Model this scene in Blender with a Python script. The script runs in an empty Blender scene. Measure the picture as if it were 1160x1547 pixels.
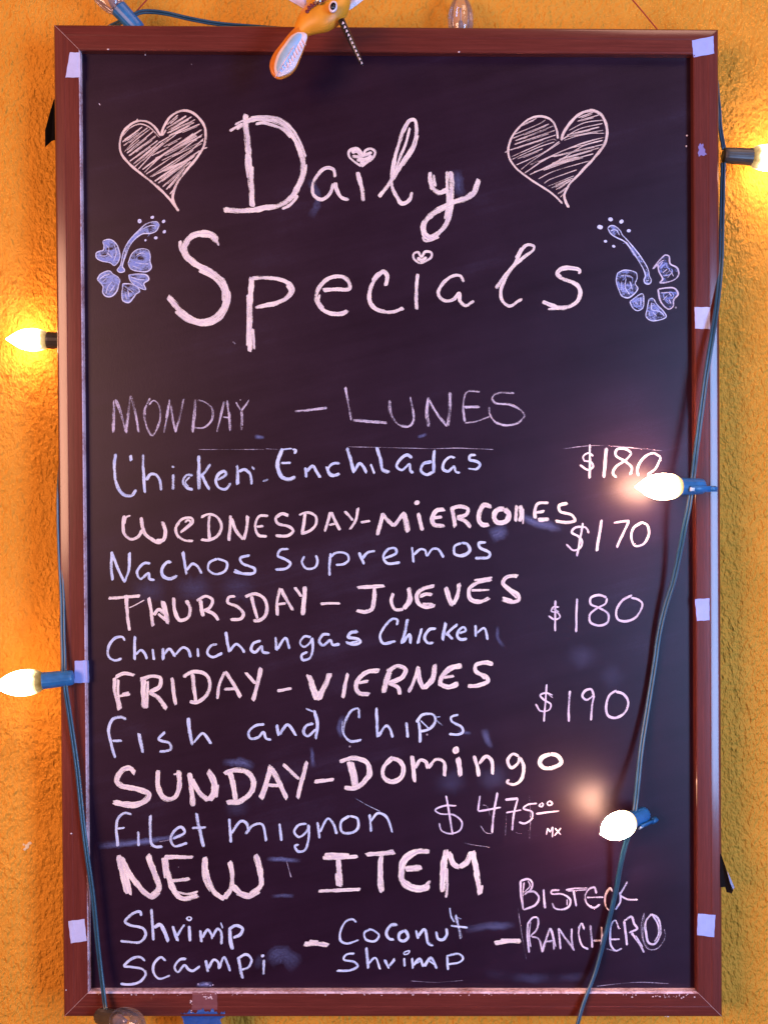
import bpy, bmesh, math, random
from mathutils import Vector, Matrix

rnd = random.Random(7)
scn = bpy.context.scene
COL = scn.collection

# ------------------------------------------------------------------ camera, world, lights, exposure
F, CX, CY = 1667.0, 580.0, 773.5                 # focal length and centre in the photograph's pixels
RIGHT = Vector((0.999966, -0.007328, -0.003770))
DOWN = Vector((-0.003841, -0.009640, -0.999946))
FWD = Vector((0.007292, 0.999927, -0.009668))
CAM = Vector((-0.012852, -0.999782, 0.020470))
cam_d = bpy.data.cameras.new('camera')
cam = bpy.data.objects.new('camera', cam_d)
COL.objects.link(cam)
m = Matrix((RIGHT, -DOWN, -FWD)).transposed().to_4x4()
m.translation = CAM
cam.matrix_world = m
cam_d.sensor_fit = 'VERTICAL'
cam_d.sensor_height = 24.0
cam_d.lens = 24.0 * F / 1547.0
cam_d.clip_start, cam_d.clip_end = 0.05, 50
scn.camera = cam

world = bpy.data.worlds.new('World')
scn.world = world
world.use_nodes = True
world.node_tree.nodes['Background'].inputs[0].default_value = (0.80, 0.50, 0.74, 1)
world.node_tree.nodes['Background'].inputs[1].default_value = 0.10

def area(name, loc, target, sx, sy, power, color):
    d = bpy.data.lights.new(name, 'AREA')
    d.shape = 'RECTANGLE'
    d.size, d.size_y, d.energy, d.color = sx, sy, power, color
    o = bpy.data.objects.new(name, d)
    COL.objects.link(o)
    o.location = loc
    o.rotation_euler = (Vector(target) - Vector(loc)).to_track_quat('-Z', 'Y').to_euler()
    return o
area('cool_window_light', (1.22, -1.62, -0.10), (0, 0, -0.02), 0.46, 1.25, 52.0, (0.29, 0.52, 1.0))
area('warm_room_light', (-1.50, -1.95, 0.30), (0, 0, 0), 0.9, 0.9, 58.0, (1.0, 0.52, 0.34))
area('added_warm_fill', (1.2, -1.7, 2.4), (0.1, 0, 0), 1.2, 0.8, 30.0, (1.0, 0.62, 0.46))  # added fill with no known source, warms the wall right of the frame

vs = scn.view_settings
vs.view_transform, vs.look = 'Standard', 'None'
vs.exposure, vs.gamma = 0.0, 1.0
vs.use_curve_mapping = False
scn.cycles.transparent_max_bounces = 32
scn.cycles.max_bounces = 8
scn.cycles.caustics_reflective = False
scn.cycles.caustics_refractive = False
scn.cycles.sample_clamp_indirect = 4.0
scn.cycles.use_denoising = True

BULB_POWER = 122.0
PANEL_Y = 0.004
WALL_Y = 0.045

def P(px, py, y=PANEL_Y):
    """point of the place seen at a photo pixel, at depth y"""
    d = RIGHT * ((px - CX) / F) + DOWN * ((py - CY) / F) + FWD
    return CAM + d * ((y - CAM.y) / d.y)

# ------------------------------------------------------------------ helpers
def tag(o, label=None, cat=None, group=None, kind=None):
    for k, v in (('label', label), ('category', cat), ('group', group), ('kind', kind)):
        if v:
            o[k] = v
    return o

def empty(name, loc, label, cat, group=None):
    o = bpy.data.objects.new(name, None)
    o.empty_display_size = 0.02
    COL.objects.link(o)
    o.location = loc
    bpy.context.view_layer.update()
    return tag(o, label, cat, group)

def link(name, bm, mat, parent=None, smooth=True, label=None):
    me = bpy.data.meshes.new(name)
    bm.normal_update()
    bm.to_mesh(me)
    bm.free()
    if smooth:
        for p in me.polygons:
            p.use_smooth = True
    mats = mat if isinstance(mat, (list, tuple)) else [mat]
    for mm in mats:
        me.materials.append(mm)
    o = bpy.data.objects.new(name, me)
    COL.objects.link(o)
    if parent is not None:
        o.parent = parent
        # vertices are written in world space: undo the parents' offsets
        off, q = Vector(), parent
        while q is not None:
            off += q.location
            q = q.parent
        o.location = -off
    if label:
        o['label'] = label
    return o

def frame_axes(d):
    d = d.normalized()
    a = Vector((0, 0, 1)) if abs(d.z) < 0.9 else Vector((1, 0, 0))
    u = d.cross(a).normalized()
    return d, u, d.cross(u).normalized()

def lathe(bm, base, axis, prof, n=32, uvname='UVMap', close=False, midx=0, ribs=0, ribdepth=0.0):
    """prof = [(distance along axis, radius)]"""
    d, u, v = frame_axes(axis)
    uv = bm.loops.layers.uv.get(uvname) or bm.loops.layers.uv.new(uvname)
    rows = []
    total = prof[-1][0] or 1.0
    for t, r in prof:
        row = []
        for i in range(n):
            a = 2 * math.pi * i / n
            rr = r
            if ribs and r > 0.004:
                rr = r - ribdepth * (0.5 + 0.5 * math.cos(a * ribs))
            row.append(bm.verts.new(base + d * t + (u * math.cos(a) + v * math.sin(a)) * max(rr, 1e-5)))
        rows.append(row)
    for k in range(len(rows) - 1):
        for i in range(n):
            j = (i + 1) % n
            f = bm.faces.new((rows[k][i], rows[k][j], rows[k + 1][j], rows[k + 1][i]))
            f.material_index = midx
            vals = ((i / n, prof[k][0] / total), ((i + 1) / n, prof[k][0] / total),
                    ((i + 1) / n, prof[k + 1][0] / total), (i / n, prof[k + 1][0] / total))
            for lp, q in zip(f.loops, vals):
                lp[uv].uv = q
    if close:
        for row, rev in ((rows[0], True), (rows[-1], False)):
            f = bm.faces.new(list(reversed(row)) if rev else row)
            f.material_index = midx
    bmesh.ops.recalc_face_normals(bm, faces=bm.faces)

def catmull(pts, step, closed=False):
    if len(pts) < 3:
        a, b = pts[0], pts[-1]
        n = max(2, int((Vector(b) - Vector(a)).length / step) + 1)
        return [Vector(a).lerp(Vector(b), i / n) for i in range(n + 1)]
    out = []
    V = [Vector(p) for p in pts]
    for i in range(len(V) - 1):
        p0 = V[i - 1] if i else V[0] * 2 - V[1]
        p1, p2 = V[i], V[i + 1]
        p3 = V[i + 2] if i + 2 < len(V) else V[-1] * 2 - V[-2]
        # centripetal parametrisation keeps hand-traced corners from looping
        t0 = 0.0
        t1 = t0 + max((p1 - p0).length, 1e-6) ** 0.5
        t2 = t1 + max((p2 - p1).length, 1e-6) ** 0.5
        t3 = t2 + max((p3 - p2).length, 1e-6) ** 0.5
        n = max(2, int((p2 - p1).length / step))
        for k in range(n):
            t = t1 + (t2 - t1) * k / n
            A1 = p0 * ((t1 - t) / (t1 - t0)) + p1 * ((t - t0) / (t1 - t0))
            A2 = p1 * ((t2 - t) / (t2 - t1)) + p2 * ((t - t1) / (t2 - t1))
            A3 = p2 * ((t3 - t) / (t3 - t2)) + p3 * ((t - t2) / (t3 - t2))
            B1 = A1 * ((t2 - t) / (t2 - t0)) + A2 * ((t - t0) / (t2 - t0))
            B2 = A2 * ((t3 - t) / (t3 - t1)) + A3 * ((t - t1) / (t3 - t1))
            out.append(B1 * ((t2 - t) / (t2 - t1)) + B2 * ((t - t1) / (t2 - t1)))
    out.append(V[-1])
    return out

def tube(bm, pts, r, n=10, step=0.004):
    c = catmull(pts, step)
    rows = []
    prev = None
    for i, p in enumerate(c):
        d = (c[min(i + 1, len(c) - 1)] - c[max(i - 1, 0)]).normalized()
        if prev is None:
            _, u, _v = frame_axes(d)
        else:
            u = (prev - d * prev.dot(d)).normalized()
        prev = u
        v = d.cross(u)
        rows.append([bm.verts.new(p + (u * math.cos(2 * math.pi * k / n) + v * math.sin(2 * math.pi * k / n)) * r)
                     for k in range(n)])
    for a, b in zip(rows, rows[1:]):
        for k in range(n):
            bm.faces.new((a[k], a[(k + 1) % n], b[(k + 1) % n], b[k]))
    bm.faces.new(list(reversed(rows[0])))
    bm.faces.new(rows[-1])
    bmesh.ops.recalc_face_normals(bm, faces=bm.faces)
    return c

def prism(bm, poly, thick, bevel=0.0, direction=Vector((0, 1, 0)), segs=2):
    """polygon of world points given thickness away from the camera"""
    a = [bm.verts.new(p) for p in poly]
    b = [bm.verts.new(p + direction * thick) for p in poly]
    n = len(poly)
    fs = [bm.faces.new(a), bm.faces.new(list(reversed(b)))]
    for i in range(n):
        fs.append(bm.faces.new((a[i], b[i], b[(i + 1) % n], a[(i + 1) % n])))
    bmesh.ops.recalc_face_normals(bm, faces=fs)
    if bevel:
        es = [e for e in bm.edges if e.verts[0] in a and e.verts[1] in a or e.verts[0] in b and e.verts[1] in b]
        bmesh.ops.bevel(bm, geom=es, offset=bevel, segments=segs, affect='EDGES')

# ------------------------------------------------------------------ materials
class NT:
    def __init__(self, name):
        self.m = bpy.data.materials.new(name)
        self.m.use_nodes = True
        self.t = self.m.node_tree
        self.t.nodes.clear()
        self.out = self.n('ShaderNodeOutputMaterial')
    def n(self, typ, **kw):
        x = self.t.nodes.new(typ)
        for k, v in kw.items():
            if k.startswith('i_'):
                key = k[2:].replace('_', ' ')
                x.inputs[int(key) if key.isdigit() else key].default_value = v
            else:
                setattr(x, k, v)
        return x
    def l(self, a, b):
        self.t.links.new(a, b)
    def math(self, op, a, b=None, clamp=False):
        x = self.n('ShaderNodeMath', operation=op, use_clamp=clamp)
        for i, q in enumerate((a, b)):
            if q is None:
                continue
            if isinstance(q, (int, float)):
                x.inputs[i].default_value = q
            else:
                self.l(q, x.inputs[i])
        return x.outputs[0]
    def noise(self, vec, scale, detail=3, rough=0.6):
        x = self.n('ShaderNodeTexNoise')
        x.inputs['Scale'].default_value = scale
        x.inputs['Detail'].default_value = detail
        x.inputs['Roughness'].default_value = rough
        self.l(vec, x.inputs['Vector'])
        return x.outputs['Fac']
    def scale(self, vec, s):
        x = self.n('ShaderNodeMapping')
        x.inputs['Scale'].default_value = s
        self.l(vec, x.inputs['Vector'])
        return x.outputs[0]
    def ramp(self, fac, stops):
        x = self.n('ShaderNodeValToRGB')
        e = x.color_ramp.elements
        while len(e) < len(stops):
            e.new(0.5)
        for q, (p, c) in zip(e, stops):
            q.position = p
            q.color = (*c, 1) if len(c) == 3 else c
        self.l(fac, x.inputs[0])
        return x.outputs['Color']
    def principled(self, **kw):
        b = self.n('ShaderNodeBsdfPrincipled')
        for k, v in kw.items():
            b.inputs[k].default_value = v
        self.l(b.outputs[0], self.out.inputs[0])
        return b
    def bump(self, h, strength, dist):
        x = self.n('ShaderNodeBump')
        x.inputs['Strength'].default_value = strength
        x.inputs['Distance'].default_value = dist
        self.l(h, x.inputs['Height'])
        return x.outputs[0]

def mat_plain(name, col, rough=0.5, var=0.12, scale=300, bumpd=0.0, **kw):
    t = NT(name)
    b = t.principled(Roughness=rough)
    for k, v in kw.items():
        b.inputs[k.replace('_', ' ')].default_value = v
    co = t.n('ShaderNodeTexCoord').outputs['Object']
    f = t.noise(co, scale, 4)
    lo = tuple(c * (1 - var) for c in col)
    hi = tuple(min(1, c * (1 + var)) for c in col)
    t.l(t.ramp(f, [(0.3, lo), (0.7, hi)]), b.inputs['Base Color'])
    if bumpd:
        t.l(t.bump(f, 0.6, bumpd), b.inputs['Normal'])
    return t.m

def mat_wall():
    t = NT('painted_stucco')
    b = t.principled(Roughness=0.75)
    b.inputs['Specular IOR Level'].default_value = 0.2
    co = t.n('ShaderNodeTexCoord').outputs['Object']
    big = t.noise(co, 5.0, 4)
    med = t.noise(co, 38.0, 3)
    wv = t.n('ShaderNodeMapping')
    wv.inputs['Rotation'].default_value = (0, math.radians(24), 0)
    wv.inputs['Scale'].default_value = (1.0, 1.0, 0.72)
    t.l(co, wv.inputs['Vector'])
    fine = t.noise(wv.outputs[0], 320.0, 1.5, 0.5)
    mid = t.noise(wv.outputs[0], 145.0, 2, 0.5)
    h = t.math('ADD', t.math('MULTIPLY', fine, 0.85), t.math('MULTIPLY', mid, 0.75))
    h = t.math('ADD', h, t.math('MULTIPLY', med, 0.4))
    h = t.math('ADD', h, t.math('MULTIPLY', t.noise(co, 700.0, 2), 0.10))
    c = t.ramp(t.math('ADD', t.math('MULTIPLY', big, 0.6), t.math('MULTIPLY', med, 0.4)),
               [(0.3, (0.60, 0.245, 0.020)), (0.7, (0.74, 0.325, 0.036))])
    t.l(c, b.inputs['Base Color'])
    # the trowelled patches are smoother than the rest
    rough_area = t.math('ADD', t.math('MULTIPLY', t.noise(co, 9.0, 3), 1.5), -0.15, clamp=True)
    h = t.math('MULTIPLY', h, t.math('ADD', t.math('MULTIPLY', rough_area, 0.8), 0.35))
    t.l(t.bump(h, 1.0, 0.0047), b.inputs['Normal'])
    return t.m

def mat_wood():
    t = NT('mahogany_stained_wood')
    b = t.principled(Roughness=0.34)
    b.inputs['Specular IOR Level'].default_value = 0.12
    b.inputs['Coat Weight'].default_value = 0.75
    b.inputs['Coat IOR'].default_value = 1.5
    b.inputs['Coat Roughness'].default_value = 0.15
    uv = t.n('ShaderNodeUVMap', uv_map='UVMap').outputs[0]
    g = t.noise(t.scale(uv, (14.0, 420.0, 1.0)), 1.0, 5, 0.65)
    g2 = t.noise(t.scale(uv, (90.0, 1500.0, 1.0)), 1.0, 3, 0.6)
    w = t.noise(t.scale(uv, (6.0, 30.0, 1.0)), 1.0, 3)
    f = t.math('ADD', t.math('MULTIPLY', g, 0.5), t.math('ADD', t.math('MULTIPLY', g2, 0.2), t.math('MULTIPLY', w, 0.3)))
    t.l(t.ramp(f, [(0.30, (0.072, 0.013, 0.008)), (0.52, (0.125, 0.023, 0.016)), (0.72, (0.19, 0.040, 0.027))]),
        b.inputs['Base Color'])
    r = t.math('ADD', t.math('MULTIPLY', w, 0.25), 0.24)
    t.l(r, b.inputs['Roughness'])
    t.l(t.bump(g2, 0.25, 0.0004), b.inputs['Normal'])
    return t.m

def mat_slate():
    t = NT('chalkboard_paint')
    b = t.principled(Roughness=0.5)
    b.inputs['Specular IOR Level'].default_value = 0.30
    co = t.n('ShaderNodeTexCoord').outputs['Object']
    # wiped chalk dust: long soft streaks plus blotches, and fine specks
    mp = t.n('ShaderNodeMapping')
    mp.inputs['Rotation'].default_value = (0, math.radians(14), 0)
    t.l(co, mp.inputs['Vector'])
    st = t.noise(t.scale(mp.outputs[0], (3.0, 1, 42.0)), 1.0, 6, 0.68)
    bl = t.noise(co, 7.5, 5, 0.62)
    fi = t.noise(co, 850.0, 2)
    dust = t.math('ADD', t.math('MULTIPLY', st, 0.5), t.math('MULTIPLY', bl, 0.5))
    dust = t.math('ADD', dust, t.math('MULTIPLY', t.math('SUBTRACT', fi, 0.5), 0.14))
    c = t.ramp(dust, [(0.36, (0.0120, 0.0022, 0.0095)), (0.56, (0.0175, 0.0040, 0.0155)), (0.76, (0.030, 0.016, 0.042))])
    vo = t.n('ShaderNodeTexVoronoi')
    vo.inputs['Scale'].default_value = 30.0
    t.l(co, vo.inputs['Vector'])
    spk = t.math('LESS_THAN', vo.outputs['Distance'], 0.028)
    sel = t.math('GREATER_THAN', t.n('ShaderNodeSeparateColor').outputs[0], 0.5)
    sp = sel.node.inputs[0].links[0].from_node
    t.l(vo.outputs['Color'], sp.inputs[0])
    sel.node.inputs[1].default_value = 0.80
    mx = t.n('ShaderNodeMix', data_type='RGBA')
    t.l(t.math('MULTIPLY', t.math('MULTIPLY', spk, sel), 0.45), mx.inputs['Factor'])
    t.l(c, mx.inputs['A'])
    mx.inputs['B'].default_value = (0.55, 0.48, 0.55, 1)
    t.l(mx.outputs['Result'], b.inputs['Base Color'])
    t.l(t.math('ADD', t.math('MULTIPLY', dust, 0.22), 0.26), b.inputs['Roughness'])
    t.l(t.bump(fi, 0.12, 0.0004), b.inputs['Normal'])
    return t.m

def mat_chalk(name, col, col2):
    """dusty chalk: opaque in the middle of the stroke, broken by grain and streaks along it"""
    t = NT(name)
    uv = t.n('ShaderNodeUVMap', uv_map='UVMap').outputs[0]
    co = t.n('ShaderNodeTexCoord').outputs['Object']
    at = t.n('ShaderNodeAttribute', attribute_name='chalk_load').outputs['Fac']
    sx = t.n('ShaderNodeSeparateXYZ')
    t.l(uv, sx.inputs[0])
    av = t.math('ABSOLUTE', sx.outputs['Y'])
    streak = t.noise(t.scale(uv, (60.0, 2.6, 1.0)), 1.0, 4, 0.72)
    streak = t.math('ADD', t.math('MULTIPLY', t.math('SUBTRACT', streak, 0.5), 1.55), 0.5)
    grain = t.noise(co, 900.0, 3, 0.7)
    patch = t.noise(co, 120.0, 3, 0.6)
    nz = t.math('ADD', t.math('MULTIPLY', streak, 0.62), t.math('ADD', t.math('MULTIPLY', grain, 0.34), t.math('MULTIPLY', patch, 0.1)))
    edge = t.math('MULTIPLY', t.math('POWER', av, 2.6), 0.19)
    a = t.math('SUBTRACT', t.math('SUBTRACT', at, edge), nz)
    a = t.math('ADD', t.math('MULTIPLY', a, 6.0), 0.5, clamp=True)
    c = t.ramp(t.math('ADD', t.math('MULTIPLY', streak, 0.75), t.math('ADD', t.math('MULTIPLY', patch, 0.25), t.math('MULTIPLY', t.math('POWER', av, 2.0), 0.16))), [(0.36, col), (0.64, col2)])
    d = t.n('ShaderNodeBsdfDiffuse')
    t.l(c, d.inputs['Color'])
    t.l(t.bump(grain, 0.5, 0.0006), d.inputs['Normal'])
    tr = t.n('ShaderNodeBsdfTransparent')
    mx = t.n('ShaderNodeMixShader')
    t.l(a, mx.inputs[0])
    t.l(tr.outputs[0], mx.inputs[1])
    t.l(d.outputs[0], mx.inputs[2])
    t.l(mx.outputs[0], t.out.inputs[0])
    return t.m

def mat_smudge(name, col):
    """a soft film of wiped dust, fading towards the edge of its patch"""
    t = NT(name)
    uv = t.n('ShaderNodeUVMap', uv_map='UVMap').outputs[0]
    co = t.n('ShaderNodeTexCoord').outputs['Object']
    at = t.n('ShaderNodeAttribute', attribute_name='chalk_load').outputs['Fac']
    en = t.n('ShaderNodeAttribute', attribute_name='chalk_ends').outputs['Fac']
    sx = t.n('ShaderNodeSeparateXYZ')
    t.l(uv, sx.inputs[0])
    av = t.math('ABSOLUTE', sx.outputs['Y'])
    fall = t.math('SUBTRACT', 1.0, t.math('POWER', av, 1.6), clamp=True)
    streak = t.noise(t.scale(uv, (7.0, 3.4, 1.0)), 1.0, 5, 0.7)
    grain = t.noise(co, 500.0, 3, 0.7)
    s = t.math('MULTIPLY', t.math('ADD', streak, grain), 0.9)
    s = t.math('SUBTRACT', s, 0.45, clamp=True)
    a = t.math('MULTIPLY', t.math('MULTIPLY', t.math('MULTIPLY', fall, en), at), t.math('MULTIPLY', s, 2.0), clamp=True)
    d = t.n('ShaderNodeBsdfDiffuse')
    d.inputs['Color'].default_value = (*col, 1)
    tr = t.n('ShaderNodeBsdfTransparent')
    mx = t.n('ShaderNodeMixShader')
    t.l(a, mx.inputs[0])
    t.l(tr.outputs[0], mx.inputs[1])
    t.l(d.outputs[0], mx.inputs[2])
    t.l(mx.outputs[0], t.out.inputs[0])
    return t.m

def mat_lit(name, k=1.0):
    """frosted lamp glass that gives off warm light, weaker at its neck"""
    t = NT(name)
    uv = t.n('ShaderNodeUVMap', uv_map='UVMap').outputs[0]
    sx = t.n('ShaderNodeSeparateXYZ')
    t.l(uv, sx.inputs[0])
    nz = t.noise(t.n('ShaderNodeTexCoord').outputs['Object'], 130.0, 2)
    f = t.math('ADD', sx.outputs['Y'], t.math('MULTIPLY', t.math('SUBTRACT', nz, 0.5), 0.16))
    c = t.ramp(f, [(0.0, (0.62, 0.36, 0.12)), (0.12, (0.9, 0.62, 0.28)), (0.3, (1.0, 0.53, 0.35))])
    s = t.ramp(f, [(0.0, (0.010, 0.010, 0.010)), (0.10, (0.022, 0.022, 0.022)), (0.22, (0.2, 0.2, 0.2)), (0.34, (1, 1, 1))])
    e = t.n('ShaderNodeEmission')
    t.l(c, e.inputs['Color'])
    t.l(t.math('MULTIPLY', s, BULB_POWER * k), e.inputs['Strength'])
    t.l(e.outputs[0], t.out.inputs[0])
    return t.m

def mat_glass():
    t = NT('clear_lamp_glass')
    tr = t.n('ShaderNodeBsdfTransparent')
    tr.inputs['Color'].default_value = (0.97, 0.95, 0.97, 1)
    gl = t.n('ShaderNodeBsdfGlossy')
    gl.inputs['Roughness'].default_value = 0.04
    fr = t.n('ShaderNodeFresnel')
    fr.inputs['IOR'].default_value = 1.6
    mx = t.n('ShaderNodeMixShader')
    t.l(t.math('ADD', t.math('MULTIPLY', fr.outputs[0], 0.75), 0.015, clamp=True), mx.inputs[0])
    t.l(tr.outputs[0], mx.inputs[1])
    t.l(gl.outputs[0], mx.inputs[2])
    df = t.n('ShaderNodeBsdfDiffuse')
    df.inputs['Color'].default_value = (0.78, 0.72, 0.86, 1)
    m2 = t.n('ShaderNodeMixShader')
    nz = t.noise(t.n('ShaderNodeTexCoord').outputs['Object'], 160.0, 3)
    t.l(t.math('MULTIPLY', nz, 0.12), m2.inputs[0])
    t.l(mx.outputs[0], m2.inputs[1])
    t.l(df.outputs[0], m2.inputs[2])
    t.l(m2.outputs[0], t.out.inputs[0])
    return t.m

def mat_tape(name, col):
    t = NT(name)
    b = t.principled(Roughness=0.55)
    co = t.n('ShaderNodeTexCoord').outputs['Object']
    n1 = t.noise(co, 150.0, 4)
    n2 = t.noise(co, 900.0, 2)
    f = t.math('ADD', t.math('MULTIPLY', n1, 0.7), t.math('MULTIPLY', n2, 0.3))
    t.l(t.ramp(f, [(0.3, tuple(c * 0.84 for c in col)), (0.7, col)]), b.inputs['Base Color'])
    t.l(t.bump(f, 0.4, 0.0006), b.inputs['Normal'])
    return t.m

M = {}
M['wall'] = mat_wall()
M['wood'] = mat_wood()
M['slate'] = mat_slate()
M['pink'] = mat_chalk('pale_pink_chalk', (0.52, 0.43, 0.52), (0.94, 0.82, 0.74))
M['rose'] = mat_chalk('pale_pink_thin_chalk', (0.64, 0.48, 0.45), (0.86, 0.70, 0.63))
M['blue'] = mat_chalk('pale_blue_chalk', (0.34, 0.44, 0.74), (0.72, 0.78, 0.92))
M['lilac'] = mat_chalk('lilac_white_chalk', (0.50, 0.43, 0.56), (0.76, 0.68, 0.82))
M['flower'] = mat_chalk('mid_blue_chalk', (0.18, 0.23, 0.54), (0.40, 0.47, 0.80))
M['dust'] = mat_smudge('wiped_blue_dust', (0.24, 0.28, 0.58))
M['cord'] = mat_plain('dark_blue_green_cord_plastic', (0.016, 0.066, 0.110), 0.30, 0.2, 60, Specular_IOR_Level=0.9)
M['socket'] = mat_plain('blue_socket_plastic', (0.022, 0.14, 0.33), 0.38, 0.25, 120)
M['shaded_socket'] = mat_plain('shaded_socket_plastic', (0.05, 0.045, 0.04), 0.38, 0.25, 120)  # same sockets as the blue ones, their shade put into a dark colour
M['clip'] = mat_plain('pale_clip_plastic', (0.75, 0.76, 0.80), 0.3)
M['glass'] = mat_glass()
M['filament'] = mat_plain('filament_mount', (0.34, 0.33, 0.42), 0.2, 0.2, 400, Metallic=0.6)
M['tape'] = mat_tape('lilac_paper_tape', (0.36, 0.42, 0.84))
M['tape_pale'] = mat_tape('pale_lilac_paper_tape', (0.50, 0.53, 0.82))
M['blue_tape'] = mat_tape('blue_masking_tape', (0.060, 0.19, 0.60))
M['residue'] = mat_tape('pinkish_tape_residue', (0.19, 0.055, 0.060))
M['black'] = mat_plain('black_fabric_tape', (0.006, 0.005, 0.006), 0.85, Specular_IOR_Level=0.08)
M['red_thread'] = mat_plain('red_thread', (0.30, 0.012, 0.012), 0.6)
M['bird'] = mat_plain('orange_yellow_paint', (0.72, 0.29, 0.016), 0.45, 0.14, 60)
M['bird_tail'] = mat_plain('orange_brown_paint', (0.66, 0.20, 0.020), 0.35, 0.18, 60)
M['feather'] = mat_plain('light_blue_paint', (0.34, 0.56, 0.86), 0.45, 0.12, 150)
M['white_paint'] = mat_plain('pinkish_white_paint', (0.86, 0.72, 0.76), 0.4, 0.08, 150)
M['wing'] = mat_plain('lavender_white_paint', (0.66, 0.58, 0.76), 0.4, 0.1, 80)
M['gloss_black'] = mat_plain('black_paint', (0.012, 0.010, 0.014), 0.25)
M['maroon'] = mat_plain('maroon_paint', (0.16, 0.012, 0.015), 0.4)
M['filler'] = mat_plain('pale_wood_filler', (0.48, 0.30, 0.27), 0.7, 0.3, 500)
M['steel'] = mat_plain('steel_wire', (0.6, 0.58, 0.55), 0.3, 0.1, 200, Metallic=0.9)
M['white_plastic'] = mat_plain('chalky_white', (0.75, 0.62, 0.66), 0.7)

# ------------------------------------------------------------------ wall
bm = bmesh.new()
bmesh.ops.create_cube(bm, size=1.0)
for v in bm.verts:
    v.co = Vector((v.co.x * 3.2, WALL_Y + 0.04 + v.co.y * 0.08, v.co.z * 3.0))
w = link('wall', bm, M['wall'], smooth=False)
tag(w, 'rough orange ochre stucco wall behind the chalkboard', 'wall', kind='structure')

bm = bmesh.new()
for cx, cy, rr in ((41, 1279, 4.2), (45, 1274, 3.0), (38, 1283, 2.2), (36, 1276, 1.6)):
    ring = [P(cx + rr * rnd.uniform(.6, 1.25) * math.cos(k * .628), cy + rr * rnd.uniform(.6, 1.2) * math.sin(k * .628), WALL_Y - .0006) for k in range(10)]
    prism(bm, ring, 0.0012, 0.0002)
link('paint_chip', bm, mat_plain('pale_plaster_chip', (0.72, 0.58, 0.36), 0.8), w, smooth=False)

# ------------------------------------------------------------------ chalkboard: frame and panel
CORN = [P(82, 38, 0), P(1084, 45, 0), P(1090, 1535, 0), P(97, 1535, 0)]      # TL TR BR BL
C2 = [Vector((c.x, c.z)) for c in CORN]
CEN = sum(C2, Vector((0, 0))) / 4
EDGES = []
for i in range(4):
    a, b = C2[i], C2[(i + 1) % 4]
    d = (b - a).normalized()
    nrm = Vector((-d.y, d.x))
    if (CEN - a).dot(nrm) < 0:
        nrm = -nrm
    EDGES.append((a, d, nrm))

def inset(u):
    out = []
    for i in range(4):
        a1, d1, n1 = EDGES[i - 1]
        a2, d2, n2 = EDGES[i]
        p, q = a1 + n1 * u, a2 + n2 * u
        den = d1.x * d2.y - d1.y * d2.x
        k = ((q.x - p.x) * d2.y - (q.y - p.y) * d2.x) / den
        out.append(p + d1 * k)
    return out

MM = 0.001
PROF = [(0.0, -4.0), (0.0, 3.6), (0.35, 5.0), (0.8, 6.1), (1.4, 6.95), (2.0, 7.45), (2.4, 7.6), (3.6, 7.8), (5.4, 8.06), (7.4, 8.29), (9.2, 8.44), (10.2, 8.48),
        (10.5, 8.4), (10.9, 8.25), (14.0, 8.3), (18.0, 8.3), (22.4, 8.2), (23.1, 8.0), (23.7, 7.5),
        (24.0, 6.8), (24.0, -0.6)]

def frame_h(p):
    q = Vector((p.x, p.z))
    u = min((q - a).dot(n) for a, d, n in EDGES) / MM
    if u <= 0:
        return 3.6 * MM
    for (u0, h0), (u1, h1) in zip(PROF[1:], PROF[2:]):
        if u0 <= u <= u1 and u1 > u0:
            return (h0 + (h1 - h0) * (u - u0) / (u1 - u0)) * MM
    return 0.0

tz = Vector((CEN.x, 0, min(c.z for c in CORN)))
board = empty('chalkboard', tz, 'large wood framed chalkboard covered in daily specials written in chalk', 'chalkboard')

def mat_dusty():
    t = NT('chalk_dusted_wood_lip')
    b = t.principled(Roughness=0.7)
    co = t.n('ShaderNodeTexCoord').outputs['Object']
    f = t.math('ADD', t.math('MULTIPLY', t.noise(co, 26.0, 3), 0.6), t.math('MULTIPLY', t.noise(co, 420.0, 3), 0.4))
    t.l(t.ramp(f, [(0.38, (0.30, 0.12, 0.11)), (0.56, (0.70, 0.52, 0.60))]), b.inputs['Base Color'])
    return t.m
M['dusty'] = mat_dusty()

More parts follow.
